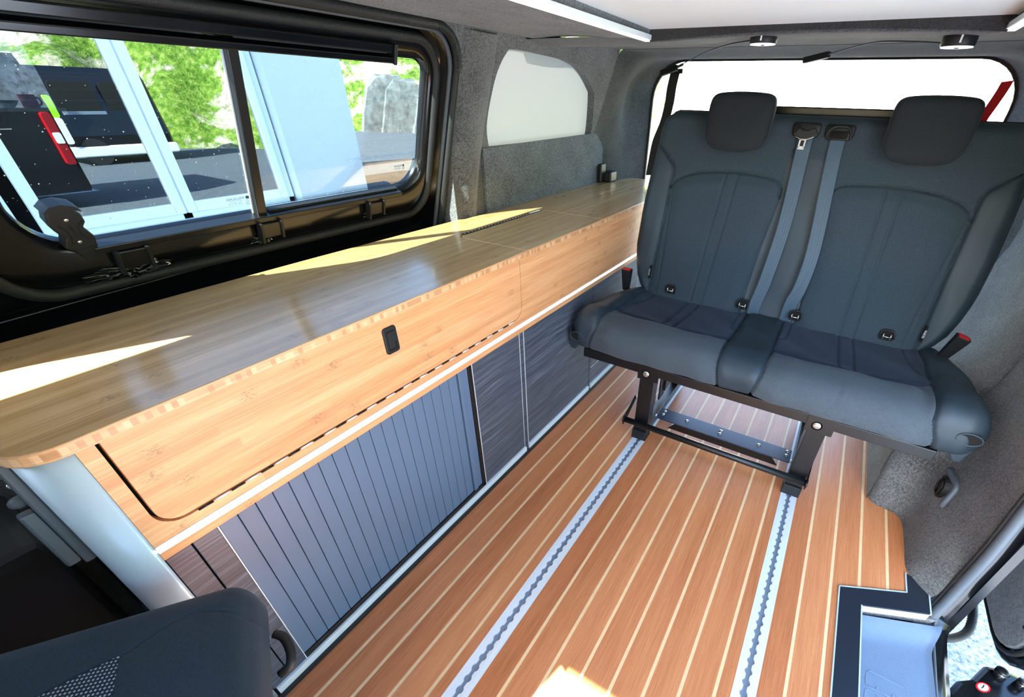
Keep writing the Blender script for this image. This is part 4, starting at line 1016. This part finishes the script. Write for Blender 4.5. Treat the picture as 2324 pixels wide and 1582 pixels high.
# isofix points, buckles, tags
for x in (-.556, -.238, -.030, .290):
    i0 = tube('child_seat_anchor', [BP(x-.022, .478, .024), BP(x-.022, .500, .020), BP(x-.014, .508, .020), BP(x+.014, .508, .020), BP(x+.022, .500, .020), BP(x+.022, .478, .024)], .0032, 'black_plastic', bench, n=8)
    v0 = [BP(a, b_, f) for f in (.012, .019) for a, b_ in ((x-.020, .470), (x+.020, .470), (x+.020, .504), (x-.020, .504))]
    mk('anchor_pocket', v0, BOXF, 'gap', i0)
    for s in (-1, 1): cyl('anchor_bar', BP(x+s*.012, .474, .026), BP(x+s*.012, .496, .026), .0026, 'zinc', i0, n=8)
    cyl('anchor_bar', BP(x-.012, .484, .028), BP(x+.012, .484, .028), .0026, 'zinc', i0, n=8)
def buckle(cx, cy, cz, ax):
    A = Vector(ax).normalized(); X = Vector((1, 0, 0)); X = (X-A*X.dot(A)).normalized(); Yv = A.cross(X)
    def rg_(w, d_, h): return [Vector((cx, cy, cz))+A*h+X*a+Yv*b_ for a, b_ in rrect(-w, w, -d_, d_, .005, 4)]
    b0 = loft('buckle', [rg_(.015, .011, -.095), rg_(.0195, .0140, -.04), rg_(.0225, .0160, 0), rg_(.0215, .0150, .002)], 'black_plastic', bench, True, True, True, smooth=False)
    loft('buckle_button', [rg_(.0175, .0115, .001), rg_(.0175, .0115, .0042), rg_(.0160, .0100, .0052)], 'red', b0, True, True, True, smooth=False)
    cyl('buckle_stalk', Vector((cx, cy, cz))-A*.16, Vector((cx, cy, cz))-A*.09, .008, 'black_plastic', b0)
buckle(-.752, 1.80, .562, (0, -.1, 1)); buckle(.486, 1.80, .562, (.28, -.12, 1))
for x, z, s in ((XB-.531, .545, 1), (XB+.531, .520, -1)):
    tgp = mk('care_tag', [BP(a, b_, f) for f in (.004, .024) for a, b_ in ((x-.003, z-.028), (x+.003, z-.028), (x+.003, z+.028), (x-.003, z+.028))], BOXF, 'gap', bench)
    text('tag_print', 'ISOFIX', BP(x, z, .0245), (0, .187, .982), (-1, 0, 0), .010, 'label_white', tgp)
# ---- steel frame and legs
box('front_beam', XB-.600, XB+.602, 1.386, 1.428, .318, .356, 'powder', bench, .002)
box('rear_beam', XB-.590, XB+.590, 1.86, 1.90, .318, .356, 'powder', bench, .002)
for cx in (-.4535, .1525):
    lg = prism('leg', [(1.3855, .358), (1.3855, .045), (1.433, .045), (1.440, .18), (1.450, .318), (1.450, .358)], 0, cx-.029, cx+.029, 'powder', bench, bevel=.002)
    foot = box('foot', cx-.031, cx+.031, 1.378, 1.440, .0015, .046, 'black_plastic', lg, .002)
    box('gusset', cx-.040, cx+.045, 1.3835, 1.3865, .295, .359, 'powder', lg, .001)
    dome('leg_bolt', (cx-.006, 1.3855, .322), (0, -1, 0), .0135, .006, 'zinc', lg, 20); cyl('bolt_washer', (cx-.006, 1.3856, .322), (cx-.006, 1.3835, .322), .0165, 'zinc', lg, 24)
    for k, (y0, y1) in enumerate(((1.46, 1.50), (1.53, 1.56), (1.60, 1.66))):
        prism('frame_plate', [(y0, .318), (y0+.02, .06), (y1+.02, .06), (y1, .318)], 0, cx-.020+.004*k, cx-.014+.004*k if cx < 0 else cx-.012+.004*k, 'powder', lg)
    prism('slotted_plate', [(1.66, .24), (1.80, .26), (1.82, .10), (1.66, .09)], 0, cx-.003, cx+.003, 'powder', lg)
    inn = 1 if cx < 0 else -1
    cyl('side_bolt', (cx+inn*.004, 1.685, .150), (cx+inn*.020, 1.685, .150), .006, 'zinc', lg, 10); cyl('side_bolt', (cx+inn*.022, 1.50, .060), (cx+inn*.030, 1.50, .060), .006, 'zinc', lg, 10)
    box('runner', cx-.020, cx+.020, 1.44, 1.93, .0015, .040, 'powder', lg, .002)
    prism('rear_leg', [(1.86, .318), (1.84, .04), (1.90, .04), (1.90, .318)], 0, cx-.025, cx+.025, 'powder', bench, bevel=.002)
cyl('release_bar', (-.519, 1.366, .092), (.184, 1.366, .092), .0125, 'powder', bench, 18)
for x in (-.521, .186):
    cyl('bar_end', (x-.003, 1.366, .092), (x+.003, 1.366, .092), .016, 'powder', bench, 20)
    prism('bar_link', [(1.352, .108), (1.380, .112), (1.47, .150), (1.48, .130), (1.385, .080), (1.356, .070)], 0, x-.002, x+.002, 'powder', bench)
cp_ = prism('cross_plate', [(-.425, 1.495), (.122, 1.495), (.122, 1.575), (-.425, 1.575)], 2, .052, .056, 'blue_steel', bench)
prism('plate_flange', [(-.34, .050), (.060, .050), (.085, .022), (-.365, .022)], 1, 1.493, 1.497, 'powder', cp_)
for x, y in ((-.405, 1.555), (-.405, 1.530), (-.30, 1.54), (-.155, 1.548), (-.155, 1.528), (.0, 1.54), (.107, 1.560), (.107, 1.533)): dome('plate_bolt', (x, y, .056), (0, 0, 1), .0075, .004, 'zinc', cp_, 12)

# ------------------------------------------------------------------ CAB SEAT (bottom left) and dark cab parts
ex = Vector((.187, -.0974)).normalized(); ey = Vector((ex.y, -ex.x)) * 1.0                  # along its right edge, and away
ey = Vector((-.19, -.25)).normalized()
cs = thing('cab_chair', 'navy cloth cab chair with dotted mesh insert, its cushion corner nearest the camera', 'chair', (-.70, -.10, 0))
c0 = Vector((-.672, .112))
def SQ(a, b_): p = c0+ex*a+ey*b_; return (p.x, p.y)      # a along the right edge, b along the left edge
def AB(x, y):
    d = Vector((x, y))-c0; det = ex.x*ey.y-ex.y*ey.x
    return ((d.x*ey.y-d.y*ey.x)/det, (ex.x*d.y-ex.y*d.x)/det)
SEAMS = [[(.03, .012), (.33, .012)], [AB(*q) for q in ((-.593, .066), (-.616, .056), (-.640, .040), (-.663, .025), (-.675, -.01), (-.678, -.055), (-.706, -.132), (-.77, -.33))]]
def cush(u, v):
    a = u*.33; b_ = v*.50
    # rounded footprint corner and rolled edges
    ea = max(0.0, 1-a/.055); eb = max(0.0, 1-b_/.040)
    e = math.hypot(ea, eb)
    if e > 1: a = .055*(1-ea/e); b_ = .040*(1-eb/e); e = 1.0
    dz = .073*(1-math.sqrt(max(0, 1-e*e)))
    z = .545-dz-.02*math.exp(-((a-.03)/.2)**2)*0
    g_ = 0.0
    # stitched seam lines
    for ln in SEAMS:
        best = 9.0
        for (p0, q0), (p1, q1) in zip(ln[:-1], ln[1:]):
            L = (p1-p0)**2+(q1-q0)**2; t = max(0, min(1, ((a-p0)*(p1-p0)+(b_-q0)*(q1-q0))/L)); best = min(best, math.hypot(a-p0-t*(p1-p0), b_-q0-t*(q1-q0)))
        g_ += .0026*math.exp(-(best/.0028)**2)
    x, y = SQ(a, b_); return (x, y, z-g_)
gsd = grid('cushion', cush, 150, 150, 'cab_cloth', cs)
ski = [SQ(-.010, .49), SQ(-.010, .03), SQ(.02, -.007), SQ(.47, -.007)]
fo = [(.0, .49), (.0, .06)]+[(.055*(1-math.cos(t_)), .040*(1-math.sin(t_))) for t_ in np.linspace(0, math.pi/2, 8)]+[(.08, .0), (.33, .0)]
k0 = [(*SQ(p, q), .472) for p, q in fo]; k1 = [(*SQ(p+.012, q+.012), .455) for p, q in fo]; k2 = [(*SQ(p+.05, q+.05), .43) for p, q in fo]
loft('cushion_side', [k0, k1, k2], 'cab_cloth', cs, closed=False, smooth=False)
insp = [SQ(.150, .205), SQ(.155, .10), SQ(.30, .055), SQ(.46, .030), SQ(.46, .30), SQ(.34, .32)]
inp = prism('mesh_insert', [(-.680, -.059), (-.624, -.086), (-.56, -.12), (-.60, -.26), (-.745, -.31), (-.708, -.136)], 2, .5435, .5458, 'dot_cloth', cs)
lv = tube('recline_lever', catmull([(*SQ(.085, -.004), .462), (*SQ(.095, -.016), .458), (*SQ(.118, -.022), .452), (*SQ(.138, -.018), .446), (*SQ(.145, -.002), .44)], 6), .007, 'black_plastic', cs, n=8)
sb = box('seat_base', -1.235, -.985, -.75, -.045, .0, .565, 'box_black', None, .02)
sb.name = 'storage_box'; tag(sb, 'black plastic storage box in the dark cab corner behind the corner post', 'box')
cb = cs
box('sun_block_pedestal', -.965, -.47, -.62, -.35, .0, .50, 'black_plastic', cs, .02)  # unseen block added to keep direct sun off the floor
loft('backrest', [[(-.72+a*k, -.42+.12*(z-.3)*-1+f, z) for a, z in rrect(-.25, .25, .45, 1.02, .07)] for f, k in ((.0, .95), (.02, 1.0), (-.10, 1.0), (-.12, .95))][:0] or
     [[(-.72+a*k, -.40+f-.15*(z-.45), z) for a, z in rrect(-.25, .25, .45, 1.02, .07)] for f, k in ((.05, .94), (.03, 1.0), (-.06, 1.0), (-.08, .94))], 'cab_cloth', cb, cap0=True, cap1=True)  # unseen backrest, added to stop sun reaching the cabin floor
for s in (-1, 1): cyl('headrest_post', (-.72+s*.06, -.49, 1.0), (-.72+s*.06, -.50, 1.10), .007, 'powder', cb)
loft('headrest', [[(-.72+a*k, -.50+f-.1*(z-1.1), 1.16+(z-1.16)*k) for a, z in rrect(-.12, .12, 1.07, 1.25, .05)] for f, k in ((.05, .90), (.03, 1.0), (-.04, 1.0), (-.06, .90))], 'cab_cloth', cb, cap0=True, cap1=True)

# ------------------------------------------------------------------ OUTSIDE
GZ = -.55
gr = mk('ground', [(-60, -30, GZ), (40, -30, GZ), (40, 40, GZ), (-60, 40, GZ)], [(0, 1, 2, 3)], 'tarmac'); struct(gr)
gv = box('path', .30, 7.0, -3.0, 3.4, GZ-.02, GZ+.004, 'gravel'); struct(gv)
def berm_r(t):          # distance of the bank's foot, t = bearing from +x
    d = math.degrees(t)
    return float(np.interp(d, [-40, 0, 30, 60, 90, 105, 120, 133, 150, 170], [9, 9.5, 10.5, 11, 11, 13, 20, 27, 30, 30]))
def hillp(u, v):
    t = math.radians(-40+u*205); r = berm_r(t)+v*22; q = v*22
    h = 5.2*(1-math.exp(-q/5.5))+.16*q
    h += .5*math.sin(r*1.3+t*9)*min(1, q/3)+.35*math.sin(t*31+r*.7)*min(1, q/2)
    return (r*math.cos(t), r*math.sin(t), GZ-.02+h)
hl_ = grid('hill', hillp, 200, 44, 'hill'); struct(hl_)
# leaning slate slabs at the foot of the bank
for i, (th, dr, hgt, wd, tilt) in enumerate(((140.6, .3, 2.4, 1.9, .5), (139.0, .2, 2.2, 1.7, .55), (137.4, .4, 2.0, 1.8, .6), (135.8, .1, 1.8, 1.7, .62), (134.2, .3, 1.7, 1.6, .66), (132.7, .2, 1.5, 1.5, .7))):
    t = math.radians(th); r = berm_r(t)-.3+dr; rr = random.Random(20+i)
    cx, cy = r*math.cos(t), r*math.sin(t); tx, ty_ = -math.sin(t), math.cos(t); ox, oy = math.cos(t), math.sin(t)
    base = [(-.55, -.35), (.50, -.40), (.60, .35), (-.45, .40)]
    rings = []
    for k, (zz, sc_) in enumerate(((-.1, 1.0), (.35, 1.0), (.8, .88), (1.0, .55))):
        rings.append([(cx+tx*((a*wd*sc_+rr.uniform(-.10, .10))-tilt*zz*hgt*.5)+ox*(b_*1.0*sc_+.25*zz), cy+ty_*((a*wd*sc_)-tilt*zz*hgt*.5)+oy*(b_*1.0*sc_+.25*zz), GZ+zz*hgt+rr.uniform(-.12, .12)) for a, b_ in base])
    sb_ = loft('slate_slab', rings, 'slate', None, True, True, True, smooth=False)
    tag(sb_, 'grey leaning slate slab in the row along the foot of the grassy bank', 'rock', 'slate slabs along the grassy bank')

# house across the yard
HX = -6.24
ho = thing('house', 'pale rendered house wall with large white framed window opposite the van', 'house', (HX, 1.5, GZ))
wy0, wy1, wz0, wz1 = .62, 3.52, -.02, 2.05
holed('wall', [(-7, GZ), (4.52, GZ), (4.52, 2.75), (-7, 2.75)], [[(wy0, wz0), (wy1, wz0), (wy1, wz1), (wy0, wz1)]], lambda y, z: (HX+.14, y, z), 'render', ho)
mk('gable', [(HX+.14, 4.52, GZ), (HX-5, 4.52, GZ), (HX-5, 4.52, 2.75), (HX+.14, 4.52, 2.75)], [(0, 1, 2, 3)], 'render', ho)
rv = [(wy0, wz0), (wy1, wz0), (wy1, wz1), (wy0, wz1)]
loft('window_reveal', [[(HX+.14, y, z) for y, z in rv], [(HX-.04, y, z) for y, z in rv]], 'render', ho, smooth=False)
boxes('roof', [(HX-5.2, HX+.45, -7.2, 4.75, 2.75, 2.9)], 'slate', ho)
wf_ = boxes('window_frame', [(HX-.06, HX+.0, wy0, 1.02, -.02, 2.05), (HX-.06, HX+.0, wy0, 3.50, -.02, .05), (HX-.06, HX+.0, wy0, 3.50, 1.98, 2.05), (HX-.06, HX, 2.22, 2.32, -.02, 2.05), (HX-.06, HX, 3.42, 3.50, -.02, 2.05)], 'upvc', ho, .008)
def sash(y0, y1):
    o = boxes('sash', [(HX-.04, HX+.03, y0, y0+.09, .04, 1.99), (HX-.04, HX+.03, y1-.09, y1, .04, 1.99), (HX-.04, HX+.03, y0+.09, y1-.09, .04, .148), (HX-.04, HX+.03, y0+.09, y1-.09, 1.90, 1.99)], 'upvc', wf_, .012)
sash(1.13, 2.26); sash(2.28, 3.42)
box('pane', HX-.010, HX-.004, 1.20, 2.19, .13, 1.92, 'house_glass', wf_); box('pane', HX-.010, HX-.004, 2.35, 3.35, .13, 1.92, 'house_glass', wf_)
box('sill', HX-.05, HX+.26, .30, 3.56, -.08, -.022, 'sill', ho, .01); box('plinth', HX, HX+.17, -7, 4.50, GZ, GZ+.12, 'sill', ho)
# dim room behind the pane, its far window looking onto a pebble-dashed wall
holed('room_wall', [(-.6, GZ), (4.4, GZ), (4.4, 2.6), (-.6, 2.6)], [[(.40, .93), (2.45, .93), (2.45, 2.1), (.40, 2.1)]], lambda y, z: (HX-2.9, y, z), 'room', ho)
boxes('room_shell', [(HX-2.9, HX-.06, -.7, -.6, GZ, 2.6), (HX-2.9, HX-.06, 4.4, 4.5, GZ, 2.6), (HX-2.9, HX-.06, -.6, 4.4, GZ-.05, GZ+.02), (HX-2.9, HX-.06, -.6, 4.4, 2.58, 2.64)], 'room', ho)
ow = box('garden_wall', -13.4, -13.1, -2.0, 6.0, GZ, 3.6, 'pebble'); tag(ow, 'pebble-dashed garden wall seen through the house window', 'wall')
cu = thing('mug', 'red mug on the far sill inside the house window', 'mug', (HX-2.78, 2.20, .935))
cyl('body', (HX-2.78, 2.20, .935), (HX-2.78, 2.20, 1.07), .075, 'red', cu, 20)
tube('handle', [(HX-2.78, 2.20+.075+.035*math.sin(k*math.pi/8), 1.0+.04*math.cos(k*math.pi/8)) for k in range(9)], .010, 'red', cu)
bw = loft('bowl', [[(HX-2.72+r*math.cos(k*.3927), 1.98+r*math.sin(k*.3927), z) for k in range(16)] for r, z in ((.05, .935), (.09, .97), (.12, 1.01), (.112, 1.01), (.08, .975))], 'label_white', None, cap0=True, cap1=True)
tag(bw, 'white bowl beside the red mug on the far sill inside the house window', 'bowl')
sl2 = box('room_sill', HX-2.92, HX-2.60, .40, 2.45, .90, .933, 'upvc', ho)

pv = thing('parked_van', 'dark parked van standing in the yard behind the doorway side', 'van', (5.4, 5.4, GZ))
prof_v = [(4.45, -.30), (4.40, .10), (4.50, .45), (4.72, 1.30), (4.95, 1.52), (6.0, 1.52), (6.2, 1.3), (6.4, .45), (6.42, -.30)]
loft('body', [[(5.4+(x-5.4)*k, y, z) for x, z in prof_v] for y, k in ((4.35, .90), (4.42, 1.0), (6.55, 1.0), (6.62, .92))], 'black_gloss', pv, cap0=True, cap1=True, smooth=False)
boxes('side_window', [(4.515, 4.535, 4.62, 5.45, .55, .62), ], 'alu_dark', pv)
prism('window', rrect(4.60, 5.40, .55, 1.22, .08), 0, 4.545, 4.60, 'black_satin', pv); prism('window', rrect(5.55, 6.40, .55, 1.22, .08), 0, 4.545, 4.60, 'black_satin', pv)
prism('bumper', rrect(4.30, 6.66, -.36, -.12, .08), 0, 4.37, 4.50, 'label_white', pv, bevel=.03)
for y in (4.85, 6.1): cyl('wheel', (4.38, y, GZ+.30), (4.60, y, GZ+.30), .30, 'rubber', pv, 24)
prism('reflector', rrect(4.36, 4.50, -.05, .50, .05), 0, 4.34, 4.40, 'label_white', pv); prism('reflector', rrect(4.36, 4.50, .50, .95, .05), 0, 4.36, 4.44, 'lime', pv)
